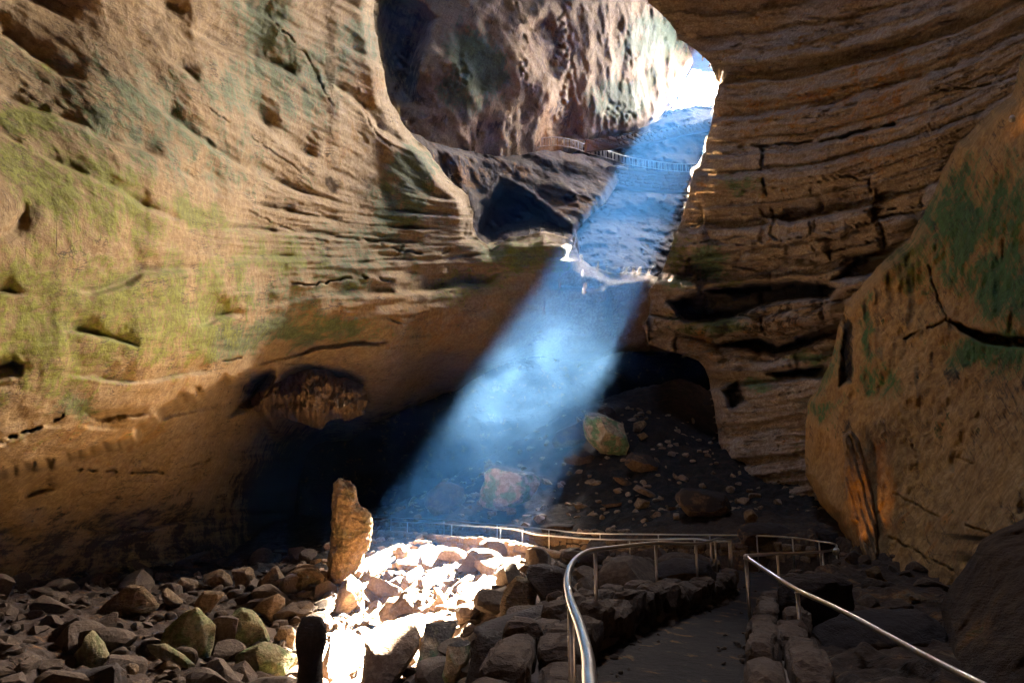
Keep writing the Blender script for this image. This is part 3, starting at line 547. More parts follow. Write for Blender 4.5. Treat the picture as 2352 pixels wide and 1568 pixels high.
# back part of the ground behind the standpoint
V = [(-60, 0.6, -2.4), (60, .6, -2.4), (60, -50, -2.4), (-60, -50, -2.4)]
tag(mesh_np('ground', V, [(0, 3, 2, 1)], M['soil'], attrs=np.zeros((4, 4)), uv=np.zeros((4, 2))), kind='structure')

# path sheet
def strip(a, b, n=400, m=14):
    a = resample(a, .05); b = resample(b, .05); ta = np.linspace(0, 1, len(a)); tb = np.linspace(0, 1, len(b)); t = np.linspace(0, 1, n)
    A = np.stack([np.interp(t, ta, a[:, k]) for k in range(2)], -1); B = np.stack([np.interp(t, tb, b[:, k]) for k in range(2)], -1)
    w = np.linspace(0, 1, m)[None, :, None]; q = (A[:, None]*(1-w)+B[:, None]*w).reshape(-1, 2)
    z = path_z(q)+fbm(np.c_[q*.6, np.zeros(len(q))], 2, 61)*.02
    idx = np.arange(n*m).reshape(n, m); Q = np.stack([idx[:-1, :-1], idx[:-1, 1:], idx[1:, 1:], idx[1:, :-1]], -1).reshape(-1, 4)
    return np.c_[q, z], Q
i1 = len(smooth_line([np.array((-.75, -3.2, 0)), *[p+down for p in near_rail]], .3))
# first leg, turn and second leg share one sheet: split where the two sides match
kin = [(-.75, -3.2, 0), *base_in[:len(near_rail)]]; kout = [(1.6, -3.2, 0), *base_r[::-1][:-1], *base_out[:5]]
V1, Q1 = strip(smooth_line([np.array(p, float) for p in kin], .1), smooth_line([np.array(p, float) for p in kout], .1))
turn_a = [np.array(base_in[len(near_rail)-1])+np.array([.002*i, .002*i, 0]) for i in range(5)]; V2, Q2 = strip(smooth_line(turn_a, .1), smooth_line(base_out[4:11], .1), 80, 14)
V3, Q3 = strip(smooth_line(base_in[len(near_rail):], .1), smooth_line(base_out[10:], .1), 300, 10)
PV = np.r_[V1, V2, V3]; PQ = np.r_[Q1, Q2+len(V1), Q3+len(V1)+len(V2)]
tag(mesh_np('path', PV, PQ, M['asphalt'], attrs=np.zeros((len(PV), 4)), uv=PV[:, :2]), kind='structure')

# ------------------------------------------------------------------ rocks
def ico(sub):
    t = (1+5**.5)/2; v = [(-1, t, 0), (1, t, 0), (-1, -t, 0), (1, -t, 0), (0, -1, t), (0, 1, t), (0, -1, -t), (0, 1, -t), (t, 0, -1), (t, 0, 1), (-t, 0, -1), (-t, 0, 1)]
    f = [(0, 11, 5), (0, 5, 1), (0, 1, 7), (0, 7, 10), (0, 10, 11), (1, 5, 9), (5, 11, 4), (11, 10, 2), (10, 7, 6), (7, 1, 8), (3, 9, 4), (3, 4, 2), (3, 2, 6), (3, 6, 8), (3, 8, 9), (4, 9, 5), (2, 4, 11), (6, 2, 10), (8, 6, 7), (9, 8, 1)]
    v = [np.array(p)/np.linalg.norm(p) for p in v]
    for _ in range(sub):
        c = {}; nf = []
        def mid(a, b):
            k = (min(a, b), max(a, b))
            if k not in c: m = v[a]+v[b]; v.append(m/np.linalg.norm(m)); c[k] = len(v)-1
            return c[k]
        for a, b, d in f:
            ab, bd, da = mid(a, b), mid(b, d), mid(d, a); nf += [(a, ab, da), (b, bd, ab), (d, da, bd), (ab, bd, da)]
        f = nf
    return np.array(v), np.array(f)
ICO = {s: ico(s) for s in (2, 3, 4, 5)}
def facet(V, n, rnd, lo=.62, hi=.92):
    for _ in range(n):
        d = rnd.normal(size=3); d /= np.linalg.norm(d); c = rnd.uniform(lo, hi); t = V@d-c; V = V-np.maximum(t, 0)[:, None]*d*.96
    return V
FSAMP = np.exp(np.linspace(math.log(3.2), math.log(60), 260))
def floor_at(x, y, f0):
    p = P(np.full(260, x), np.full(260, y), FSAMP); g = ground_height(p[:, :2])-p[:, 2]; k = np.where((g[1:] > 0) & (g[:-1] <= 0))[0]
    if not len(k): return f0
    k = k[np.argmin(np.abs(FSAMP[k]-f0))]; v = FSAMP[k]
    return float(v) if abs(math.log(v/f0)) < .35 else f0
def rock(name, outline, f, mat, label, cat='rock', group=None, depth=.8, sub=4, seed=0, rough=.05, facets=9, snap=True, lean=0):
    """a solid boulder whose face towards the standpoint has the given outline (picture units at distance f)"""
    rnd = np.random.default_rng(seed+int(outline[0][0]*7+outline[0][1])); pl = np.array(outline, float)
    lo, hi = pl.min(0), pl.max(0); c = (lo+hi)/2
    if snap:
        f = floor_at(c[0], hi[1]-.10*(hi[1]-lo[1]), f)
    q = resample(np.c_[np.r_[pl, pl[:1]], np.zeros(len(pl)+1)], 2)[:, :2]
    # centroid of the outline
    x, y = pl[:, 0], pl[:, 1]; xn, yn = np.roll(x, -1), np.roll(y, -1); a = (x*yn-xn*y); A = a.sum()/2
    if abs(A) > 1: c = np.array([((x+xn)*a).sum(), ((y+yn)*a).sum()])/(6*A)
    ang = np.arctan2(q[:, 1]-c[1], q[:, 0]-c[0]); rad = np.hypot(*(q-c).T); o_ = np.argsort(ang)
    W, Fc = ICO[sub]
    th = np.arctan2(W[:, 1], W[:, 0]); rr = np.interp(th, ang[o_], rad[o_], period=2*math.pi)
    sc = f/F; size = math.sqrt(abs(A))*sc; rho = np.hypot(W[:, 0], W[:, 1])
    L = np.stack([rr*rho*np.cos(th)*sc, -rr*rho*np.sin(th)*sc, W[:, 2]*depth*size*.66], -1)     # right, up, towards the standpoint
    for _ in range(facets):
        d = rnd.normal(size=3)*np.array([.8, .8, 1.0]); d[2] = abs(d[2])*(1 if rnd.random() < .8 else -1); d /= np.linalg.norm(d)
        lat = np.hypot(d[0], d[1]); t_ = L@d; hmax = t_.max(); cut = hmax*(rnd.uniform(.55, .85)*(1-lat)+rnd.uniform(.80, .96)*lat)
        L = L-np.maximum(t_-cut, 0)[:, None]*d
    n3 = L/size*2.2
    dn = fbm(n3*1.1+seed, 4, seed+70)*rough*1.1+(ridged(n3*2.3+seed, 3, seed+71)-.8)*rough*.5+fbm(n3*7+seed, 3, seed+72)*rough*.32
    sq = (ridged(n3*1.3+seed*3, 2, seed+75)-.9); dn += np.where(sq > 0, -sq*rough*2.5, 0)
    L = L*(1+dn[:, None])
    o0 = P(c[0], hi[1], f+size*depth*.3); base = P(c[0], c[1], f+size*depth*.3); RT = np.array([1., 0, 0])
    Vw = base+L[:, :1]*RT+L[:, 1:2]*UP-L[:, 2:3]*FW
    if lean: Vw = Vw+(lean*L[:, 1:2])*FW*1.0+(lean*L[:, 1:2])*(FW*0)
    o = mesh_np(name, Vw-o0, Fc[:, ::-1], mat, smooth=True); o.location = tuple(o0); o.data.set_sharp_from_angle(angle=R(32))
    return tag(o, label, cat, group)
def c1(l): return [(x*.3418, 1033.6+y*.3418) for x, y in l]
def c2(l): return [(689.06+x*.3409, 1033.6+y*.3409) for x, y in l]
def c5(l): return [(918.7+x*.3418, 861.3+y*.3418) for x, y in l]
def c4(l): return [((2900+x/1.887)/1.7415, (1900+y/1.887)/1.7415) for x, y in l]
B, BM, BW, BD, BB = M['boulder'], M['boulder_moss'], M['boulder_white'], M['boulder_dark'], M['boulder_black']
gl, gp, gm_ = 'boulders heaped on the left floor', 'rocks in and round the sunlit patch', 'boulders on the dark mound'
left = [
 ([(1310, 1060), (1240, 1085), (1100, 1200), (1080, 1330), (1200, 1380), (1330, 1470), (1400, 1430), (1430, 1300), (1435, 1190), (1370, 1120)], 19.0, BM, 'large grey green angular block in the middle of the left heap', .7),
 ([(945, 1305), (1100, 1300), (1250, 1390), (1335, 1470), (1250, 1455), (1100, 1390), (1000, 1370)], 18.0, BM, 'flat pale green slab leaning against the foot of the large grey green block', .5),
 ([(1580, 1055), (1520, 1150), (1440, 1215), (1470, 1290), (1530, 1355), (1700, 1310), (1810, 1290), (1820, 1220), (1760, 1150), (1680, 1090)], 19.6, BM, 'pale olive block right of the large grey green one', .8),
 ([(1860, 965), (1770, 1000), (1690, 1070), (1760, 1110), (1820, 1190), (1870, 1110), (1915, 1070), (1910, 1000)], 21.5, B, 'rounded tan block above the pale olive block', .8),
 ([(1750, 1290), (1640, 1340), (1550, 1390), (1620, 1480), (1750, 1575), (1900, 1570), (2015, 1490), (2000, 1400), (1860, 1330)], 16.6, BM, 'bright lemon and green boulder left of the black stump', .8),
 ([(1470, 800), (1340, 845), (1400, 910), (1520, 935), (1560, 900), (1530, 820)], 27, B, 'tan wedge block at the top edge of the left heap', .8),
 ([(1560, 800), (1690, 780), (1715, 880), (1690, 930), (1600, 940), (1560, 860)], 27, B, 'squarish tan block beside the wedge at the top of the left heap', .8),
 ([(1370, 945), (1520, 950), (1440, 1050), (1400, 1110), (1310, 1080), (1315, 1010)], 24, B, 'pinkish brown block tapering down above the grey green one', .8),
 ([(1100, 915), (1230, 1020), (1200, 1060), (1150, 1050), (1085, 980)], 25, B, 'small triangular tan block behind the grey green one', .8),
 ([(850, 910), (940, 915), (1070, 1060), (950, 1130), (800, 1100), (640, 1100), (720, 1010)], 24, M['pillar'], 'broad brown slab block peaking at the left of the heap', .8),
 ([(1850, 760), (1890, 830), (1930, 890), (1860, 960), (1760, 950), (1750, 880)], 27, B, 'upright dim brown block between the squarish one and the pillar', .8),
 ([(2100, 790), (2190, 850), (2180, 930), (2080, 960), (1950, 930), (1900, 850), (1960, 800)], 27, M['pillar'], 'rough rusty brown block just left of the tall rock pillar', .9),
 ([(600, 1210), (690, 1310), (730, 1440), (600, 1460), (480, 1430), (520, 1340), (560, 1300)], 19, BM, 'pointed olive block at the lower left', .8),
 ([(860, 1400), (940, 1470), (900, 1530), (820, 1480), (750, 1440)], 17.5, B, 'small tan block right of the pointed olive one', .8),
 ([(1130, 1400), (1230, 1450), (1200, 1500), (1080, 1500), (1070, 1460)], 17, B, 'small grey block under the flat green slab', .8),
 ([(1950, 1180), (2000, 1240), (1990, 1320), (1860, 1290), (1830, 1230), (1860, 1185)], 20, B, 'brown block between the pale olive block and the black stump', .8),
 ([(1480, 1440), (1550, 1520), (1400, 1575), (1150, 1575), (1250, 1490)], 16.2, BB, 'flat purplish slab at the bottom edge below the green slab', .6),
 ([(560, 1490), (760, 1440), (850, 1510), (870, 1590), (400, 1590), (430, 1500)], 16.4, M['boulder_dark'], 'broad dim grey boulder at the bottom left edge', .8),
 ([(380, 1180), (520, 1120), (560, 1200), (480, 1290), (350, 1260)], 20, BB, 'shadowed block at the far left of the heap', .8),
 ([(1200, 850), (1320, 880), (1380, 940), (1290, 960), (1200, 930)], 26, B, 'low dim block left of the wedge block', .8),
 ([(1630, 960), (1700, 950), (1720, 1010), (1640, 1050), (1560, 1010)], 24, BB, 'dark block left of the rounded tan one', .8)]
for i, (ol, f, m, lab, dp) in enumerate(left): rock('boulder', c1(ol), f, m, lab, 'boulder', gl, dp, 4, i, .06, 10)
patch = [
 ([(720, 720), (800, 680), (950, 665), (1080, 690), (1040, 770), (870, 795), (700, 765)], 26, BW, 'long flat block under the middle of the lower stone wall', .9),
 ([(1170, 740), (1330, 735), (1450, 740), (1340, 840), (1250, 830), (1170, 780)], 23.5, BW, 'sloping pale block right of the long flat block', .8),
 ([(1330, 805), (1440, 745), (1490, 735), (1480, 810), (1400, 870), (1340, 870)], 21.5, BW, 'wedge shaped block at the right end of the sunlit row', .8),
 ([(590, 1010), (700, 1000), (820, 1010), (860, 1060), (720, 1150), (600, 1170), (510, 1110)], 19.5, BW, 'speckled brown block in the centre of the sunlit patch', .9),
 ([(900, 935), (950, 960), (1030, 1080), (940, 1090), (860, 1060)], 20.5, BW, 'leaning tan block right of the central speckled one', .8),
 ([(1050, 990), (1160, 930), (1250, 875), (1300, 900), (1300, 960), (1180, 1000), (1060, 1050)], 19, BW, 'curved pale rock at the right rim of the sunlit patch', .8),
 ([(1040, 1060), (1200, 1020), (1245, 1060), (1180, 1140), (1060, 1155)], 17.5, BW, 'orange sided rock below the curved rim rock', .8),
 ([(400, 1290), (560, 1240), (800, 1210), (830, 1240), (790, 1370), (690, 1500), (500, 1575), (350, 1575), (450, 1480), (430, 1330)], 14.8, BW, 'large blazing white flat boulder at the bottom of the sunlit patch', .7),
 ([(170, 1300), (290, 1290), (400, 1330), (430, 1440), (250, 1560), (170, 1575), (145, 1450)], 15.2, BW, 'white knobbly boulder right of the black stump', .8),
 ([(830, 1220), (1060, 1210), (1020, 1280), (960, 1420), (900, 1400), (800, 1480), (780, 1440), (800, 1350)], 14, M['boulder_green'], 'block with a white top and green mossy face', .9),
 ([(990, 1300), (1140, 1290), (1150, 1380), (1100, 1500), (1000, 1575), (960, 1500), (985, 1400)], 12.4, M['boulder_green'], 'green streaked block beside the dark slab', .8),
 ([(970, 1405), (960, 1470), (900, 1575), (770, 1580), (850, 1480)], 13, BW, 'white pointed shard at the bottom edge', .6),
 ([(1070, 1235), (1330, 1160), (1640, 1080), (1810, 1070), (1860, 1150), (1640, 1200), (1450, 1275), (1300, 1265), (1190, 1262), (1110, 1245)], 11.5, M['boulder_dark'], 'long dim grey slab sloping up to the bent handrail', 1.1),
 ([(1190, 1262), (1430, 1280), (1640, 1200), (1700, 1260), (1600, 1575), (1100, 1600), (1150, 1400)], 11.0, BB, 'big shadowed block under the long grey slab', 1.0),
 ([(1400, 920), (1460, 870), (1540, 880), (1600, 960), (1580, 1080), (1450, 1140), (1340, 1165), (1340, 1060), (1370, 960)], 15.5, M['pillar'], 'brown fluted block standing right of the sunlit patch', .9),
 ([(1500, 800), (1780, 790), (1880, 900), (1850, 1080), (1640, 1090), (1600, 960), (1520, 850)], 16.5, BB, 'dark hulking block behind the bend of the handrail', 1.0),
 ([(690, 640), (740, 660), (740, 710), (690, 760), (640, 710), (650, 650)], 27, BW, 'small upright tan rock left of the long flat block', .9),
 ([(640, 758), (680, 768), (640, 792), (608, 772)], 25, BW, 'little tan stone below the small upright rock', .8),
 ([(500, 1170), (600, 1150), (700, 1190), (860, 1080), (930, 1040), (870, 1100), (730, 1210), (600, 1200)], 17.6, BW, 'thin curved tan slab under the central speckled block', .6),
 ([(320, 845), (420, 920), (430, 1000), (350, 1080), (230, 1085), (250, 980), (270, 890)], 22, B, 'brown block at the foot of the tall rock pillar', .9),
 ([(490, 770), (560, 760), (580, 810), (430, 880), (390, 870), (440, 800)], 24.5, B, 'low jagged ridge rock between pillar and sunlit patch', .8),
 ([(300, 1150), (410, 1120), (400, 1190), (310, 1195)], 18, BW, 'small white stone at the left tip of the sunlit patch', .8),
 ([(690, 850), (800, 800), (830, 830), (760, 890), (690, 930)], 22, BW, 'pale upright stone at the top of the sunlit debris', .8),
 ([(780, 870), (960, 840), (1000, 830), (980, 880), (800, 910)], 21.5, BW, 'pale flat stone beside the upright one at the top of the debris', .8),
 ([(820, 700), (860, 700), (870, 790), (820, 790)], 25.2, BW, 'narrow block at the left end of the long flat block', .8)]
LEAN = {0: 1.0, 1: 1.0, 5: 1.7, 7: 1.5, 8: 1.5, 11: 2.0, 18: .8, 20: 1.5, 21: 1.8, 22: 1.4, 23: 1.8, 2: 1.2, 9: 1.3}
for i, (ol, f, m, lab, dp) in enumerate(patch): rock('rock', c2(ol), f, m, lab, 'rock', gp, dp, 5 if i in (3, 7, 9, 10, 12, 13) else 4, 40+i, .07, 9, lean=LEAN.get(i, .35))
rock('rock_pillar', c2([(262, 178), (240, 215), (222, 330), (212, 480), (210, 620), (198, 720), (210, 860), (245, 965), (290, 960), (340, 860), (410, 770), (470, 650), (490, 560), (490, 470), (460, 400), (395, 350), (380, 280), (335, 225), (285, 182)]), 24, M['pillar'], 'tall ochre rock pillar with notched top at the left end of the walkway', 'rock pillar', None, .6, 5, 81, .2, 0)
rock('stump', c1([(2030, 1112), (2090, 1105), (2150, 1120), (2195, 1180), (2190, 1300), (2160, 1400), (2170, 1800), (1985, 1800), (2010, 1400), (1985, 1220)]), 11.5, M['blackrock'] if False else BB, 'black stump of a stalagmite standing against the sunlit patch', 'stalagmite', None, .5, 4, 82, .06, 2, snap=False)
mound = [
 ([(1240, 260), (1330, 250), (1430, 290), (1500, 330), (1550, 430), (1540, 490), (1510, 560), (1440, 568), (1370, 545), (1290, 480), (1240, 420), (1225, 330)], 42, M['boulder_green'], 'huge yellow green boulder on top of the mound', .9),
 ([(1050, 370), (1120, 340), (1230, 300), (1260, 460), (1170, 485), (1030, 490), (1015, 450)], 43, BD, 'dark topped boulder tucked left of the huge green one', .8),
 ([(1075, 570), (1150, 500), (1250, 500), (1320, 550), (1310, 590), (1230, 608), (1130, 598)], 41, BD, 'flat boulder with orange underside below the huge green one', .8),
 ([(1330, 225), (1390, 200), (1440, 215), (1455, 260), (1420, 300), (1330, 270)], 44.5, BB, 'small black boulder peeping over the huge green one', .8),
 ([(1520, 560), (1560, 515), (1680, 540), (1740, 590), (1730, 640), (1660, 658), (1560, 645), (1510, 600)], 40.5, BD, 'rounded white sided boulder right of the huge green one', .8),
 ([(1570, 320), (1640, 300), (1660, 330), (1610, 385), (1565, 380)], 43.5, B, 'grey tan rock right of the top of the huge green boulder', .8),
 ([(1590, 400), (1640, 380), (1670, 410), (1620, 440)], 43, B, 'small brown stone just under the grey tan rock on the mound', .8),
 ([(1428, 685), (1480, 678), (1560, 718), (1555, 748), (1500, 742), (1440, 712)], 38.5, BD, 'tilted flat stone left of the pale slab on the mound', .7),
 ([(1590, 732), (1700, 785), (1722, 800), (1715, 835), (1640, 803), (1560, 768)], 37.8, BW, 'pale rectangular slab lying on the mound', .7),
 ([(1600, 820), (1690, 850), (1650, 890), (1590, 905), (1570, 870)], 36.5, B, 'dull brown rock under the pale rectangular slab', .8),
 ([(1345, 868), (1500, 850), (1505, 870), (1380, 890)], 36.5, BD, 'thin shelf of rock low on the mound', .7),
 ([(1830, 650), (1890, 695), (1865, 710), (1835, 685)], 39, B, 'small tan stone at the right of the mound', .8),
 ([(1850, 800), (1900, 760), (2060, 770), (2200, 800), (2240, 880), (2170, 950), (1990, 965), (1900, 925), (1850, 860)], 33, BD, 'broad dark boulder with a curved pale rim at the right foot of the mound', .8),
 ([(560, 640), (600, 608), (640, 603), (780, 628), (900, 655), (945, 690), (930, 750), (880, 830), (780, 880), (700, 925), (600, 905), (528, 870), (540, 770), (570, 700)], 37, M['boulder_green'], 'big white and green boulder standing below the light shaft', .8),
 ([(600, 555), (645, 600), (600, 680), (555, 680), (565, 610)], 39.5, B, 'brown rock tip behind the big white and green boulder', .8),
 ([(150, 870), (180, 790), (270, 718), (340, 718), (440, 760), (420, 850), (330, 940), (200, 955)], 38, BD, 'rounded dim brown boulder left of the white and green one', .9),
 ([(400, 780), (455, 808), (425, 870), (350, 895), (355, 810)], 37, B, 'reddish rock against the rounded dim boulder', .8),
 ([(585, 915), (650, 905), (655, 945), (600, 950)], 35.6, BW, 'small foot stone under the left of the white and green boulder', .8),
 ([(705, 880), (780, 895), (785, 935), (720, 940)], 35.6, BW, 'foot stone under the right of the white and green boulder', .8),
 ([(930, 1015), (1010, 1000), (1200, 1005), (1160, 1060), (950, 1060)], 31.5, BD, 'low dark rock just behind the upper stone wall', .8),
 ([(955, 690), (1000, 700), (1030, 735), (970, 740), (955, 720)], 38.5, B, 'little orange stone between the two largest boulders', .8)]
for i, (ol, f, m, lab, dp) in enumerate(mound): rock('boulder', c5(ol), f, m, lab, 'boulder', gm_, dp, 5 if i in (0, 13) else 4, 90+i, .065, 9)
right = [
 (c4([(140, 270), (200, 250), (250, 310), (230, 370), (170, 380), (145, 330)]), 24, B, 'pale grey rock behind the upper wall near the hairpin'),
 (c4([(80, 420), (200, 360), (420, 370), (560, 440), (520, 520), (120, 520)]), 23.5, BD, 'broad low rock behind the upper stone wall at the right'),
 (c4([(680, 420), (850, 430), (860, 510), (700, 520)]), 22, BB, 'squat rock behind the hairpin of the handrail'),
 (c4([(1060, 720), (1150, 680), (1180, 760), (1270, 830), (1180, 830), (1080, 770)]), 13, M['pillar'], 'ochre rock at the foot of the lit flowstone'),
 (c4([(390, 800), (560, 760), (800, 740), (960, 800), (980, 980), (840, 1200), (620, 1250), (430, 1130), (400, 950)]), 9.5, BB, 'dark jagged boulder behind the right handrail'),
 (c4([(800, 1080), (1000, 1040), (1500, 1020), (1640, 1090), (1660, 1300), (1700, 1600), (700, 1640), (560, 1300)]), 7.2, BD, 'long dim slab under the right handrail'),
 (c4([(1390, 900), (1460, 920), (1480, 960), (1390, 940)]), 10, B, 'small tan stone below the ochre wall'),
 ([(1478, 1325), (1500, 1300), (1560, 1283), (1625, 1290), (1650, 1320), (1640, 1345), (1560, 1368), (1490, 1370)], 15.0, M['boulder_dark'], 'brown boulder seen through the posts inside the path bend'),
 ([(1400, 1325), (1440, 1300), (1480, 1310), (1470, 1350), (1410, 1360)], 16.0, BB, 'smaller dark rock left of the boulder inside the path bend')]
for i, (ol, f, m, lab) in enumerate(right): rock('rock', ol, f, m, lab, 'rock', 'rocks beside the right of the path', .8, 4, 130+i, .07, 9)

# loose rubble too many to count: one object
def rubble():
    rnd = np.random.default_rng(5); W, Fc = ICO[2]; VV = []; FF = []; n = 0
    pl = []
    for _ in range(3600):
        k = rnd.random()
        if k < .30: x, y, s = rnd.uniform(-9, 4.5), rnd.uniform(12, 29), rnd.uniform(.06, .22)*(1+1.4*(rnd.random() < .15))
        elif k < .62: x, y, s = rnd.uniform(-22, -4), rnd.uniform(12, 35), rnd.uniform(.05, .22)*(1+1.8*(rnd.random() < .12))
        elif k < .96: x, y, s = rnd.uniform(-10, 22), rnd.uniform(27, 48), rnd.uniform(.05, .22)
        else: x, y, s = rnd.uniform(4, 14), rnd.uniform(6, 16), rnd.uniform(.05, .2)
        pl.append((x, y, s))
    pl = np.array(pl); ok = ~inside(pl[:, :2], path_poly); d, _ = segdist(pl[:, :2], path_poly[::2], True); ok &= d > .5; pl = pl[ok]
    z = ground_height(pl[:, :2])
    # grit along both sides of the path
    for side, sg in ((pin, 1), (pout, -1)):
        for _ in range(420):
            i = rnd.integers(8, len(side)-2); t_ = side[i+1]-side[i]; nn = np.array([t_[1], -t_[0]])/(np.hypot(t_[0], t_[1])+1e-9); p_ = side[i, :2]+t_[:2]*rnd.random()+nn*sg*abs(rnd.normal())*.22
            if p_[1] > 22 or p_[1] < 3: continue
            pl = np.r_[pl, [[p_[0], p_[1], rnd.uniform(.012, .04)]]]; z = np.r_[z, path_z(p_[None])[0]]
    for (x, y, s), zz in zip(pl, z):
        V = facet(W.copy(), 8, rnd, .35, .75)*1.35*np.array([rnd.uniform(.7, 1.4), rnd.uniform(.7, 1.3), rnd.uniform(.5, 1)])*s
        VV.append(V+np.array([x, y, zz+s*.2])); FF.append(Fc+n); n += len(V)
    def put(ix, m, lab):
        n = 0; fs = []
        for i in ix: fs.append(Fc+n); n += len(W)
        o = mesh_np('rubble', np.concatenate([VV[i] for i in ix]), np.concatenate(fs), m, smooth=False); tag(o, lab, 'rubble', kind='stuff')
    mound_ = (pl[:, 1]+.1*pl[:, 0] > 27) & (pl[:, 0] > -9)
    mound_i = np.where(mound_)[0][::2]
    put(np.where(~mound_)[0], M['rubble'], 'loose limestone rubble strewn over the cave floor'); put(mound_i, M['rubble_pale'], 'pale chips of stone scattered over the dark mound')
M['rubble_pale'] = rock_material('pale chips', (.50, .38, .26), (.36, .26, .17), (.6, .48, .36), scale=2.5, use_mask=False, strat=.2, alb=.9)
M['rubble'] = rock_material('rubble limestone', (.40, .29, .19), (.28, .19, .12), (.5, .38, .27), scale=2.5, use_mask=False, strat=.2, alb=.30)
rubble()

# ------------------------------------------------------------------ dry stone walls
def stone_wall(name, line, height, mat, label, cat='stone wall', group=None, thick=.4, sw=.3, sh=.22, z_off=0, seed=3, cap=True, jag=.06, lens=1.0):
    """line: points along the wall top; courses of separate rounded stones on a mortar core, one mesh"""
    rnd = np.random.default_rng(seed); pl = resample(smooth_line(line, .2), .05); seg = np.r_[0, np.cumsum(np.linalg.norm(np.diff(pl[:, :2], axis=0), axis=1))]
    W, Fc = ICO[2]; VV = []; FF = []; n = 0
    nc = max(1, int(height/sh)); Ltot = seg[-1]
    def at(s): return np.array([np.interp(s, seg, pl[:, k]) for k in range(3)])
    for c in range(nc):
        s = rnd.uniform(0, sw)
        while s < Ltot:
            L = sw*rnd.uniform(.6, 1.7)*lens; p = at(s+L/2); t = at(min(s+L/2+.1, Ltot))-at(max(s+L/2-.1, 0)); t[2] = 0; t /= np.linalg.norm(t)+1e-9; nn = np.array([t[1], -t[0], 0])
            for side in (-1, 1):
                h = sh*rnd.uniform(.85, 1.3); K = W.copy(); K = np.sign(K)*np.abs(K)**.55; K = facet(K, 4, rnd, .8, 1.1)
                K *= 1+fbm(W*2.1+s, 2, seed)[:, None]*.16
                th = thick/2
                V = p+K[:, :1]*t*L*.5+K[:, 1:2]*nn*th*.5+K[:, 2:3]*np.array([0, 0, 1])*h*.52+nn*side*th*.52+np.array([0, 0, -(c+.5)*sh+rnd.normal()*.02+(rnd.uniform(0, jag) if c == 0 else 0)+z_off])+nn*rnd.normal()*.02
                VV.append(V); FF.append(Fc+n); n += len(V)
            s += L*.97
    root = mesh_np(name, np.concatenate(VV), np.concatenate(FF), mat, smooth=False); tag(root, label, cat, group)
    # mortar core
    pl2 = resample(pl, .4); t = np.gradient(pl2[:, :2], axis=0); t /= np.linalg.norm(t, axis=1)[:, None]+1e-9; nn = np.c_[t[:, 1], -t[:, 0], np.zeros(len(t))]
    top = pl2+np.array([0, 0, -.45*sh+z_off]); bot = pl2+np.array([0, 0, -nc*sh-.3+z_off]); w = thick*.34
    ring = np.stack([top-nn*w, top+nn*w, bot+nn*w, bot-nn*w], 1).reshape(-1, 3); m = len(pl2); Q = []
    for i in range(m-1):
        for k in range(4): Q.append((4*i+k, 4*i+(k+1) % 4, 4*(i+1)+(k+1) % 4, 4*(i+1)+k))
    Q += [(0, 3, 2, 1), (4*m-4, 4*m-3, 4*m-2, 4*m-1)]
    mesh_np('mortar', ring, np.array(Q), M['mortar'], root, smooth=False)
    return root
def off(line, dz, nx=0, ny=0): return [np.array(p)+np.array([nx, ny, dz]) for p in line]
gw = 'dry stone walls holding up the walkway'
lower_line = [p+np.array([-.03, -.12, -RH+.58]) for p in inner_rail[2:]]
stone_wall('stone_wall', lower_line, 1.6, M['masonry'], 'sunlit lower stone wall under the inner handrail', group=gw, sw=.42, sh=.25, thick=.5, seed=3)
upper_line = [p+np.array([.3, .5, -RH+.80]) for p in outer_rail[8:]]
stone_wall('stone_wall', upper_line, 1.15, M['masonry'], 'upper stone wall behind the walkway at the foot of the mound', group=gw, sw=.36, sh=.24, thick=.45, seed=4)
stone_wall('stone_wall', [P(1905, 1268, 19.0)+np.array([.5, 0, 0]), P(1950, 1278, 17.5), P(1955, 1300, 15.8), P(1900, 1318, 13.8), P(1830, 1322, 12.2)], 1.0, M['masonry_dark'], 'tall curved stone wall round the outside of the hairpin', group=gw, sw=.3, sh=.22, thick=.5, seed=5)
kerb_line = [P(*p) for p in [(1190, 1800, 4.0), (1225, 1620, 5.2), (1238, 1530, 6.1), (1290, 1455, 7.0), (1360, 1425, 7.9), (1440, 1395, 9.2), (1510, 1375, 10.3), (1570, 1350, 11.7), (1620, 1328, 13), (1660, 1305, 15)]]
kl = []
for p, q_ in zip(kerb_line, [0]*99):
    d_, near_ = segdist(np.array([p[:2]]), np.array([b[:2] for b in base_in])); nb = near_[0]; v = p[:2]-nb
    kl.append(np.array([p[0], p[1], path_z(np.array([nb]))[0]+.36]))
stone_wall('stone_kerb', kl, .75, M['masonry_dark'], 'low kerb of big rough stones inside the left bend of the path', 'stone kerb', sw=.5, sh=.34, thick=.78, seed=6, jag=.12)
kr = [P(*p) for p in [(1725, 1600, 4.3), (1722, 1520, 5.2), (1725, 1440, 6.8), (1745, 1395, 8.4), (1770, 1362, 10.0), (1830, 1330, 12.0)]]
kr = [np.array([p[0]+.28, p[1], path_z(np.array([p[:2]]))[0]+.42]) for p in kr]
stone_wall('stone_kerb', kr, .9, M['masonry_dark'], 'rough stone kerb under the right handrail', 'stone kerb', sw=.5, sh=.32, thick=.6, seed=7, jag=.15)

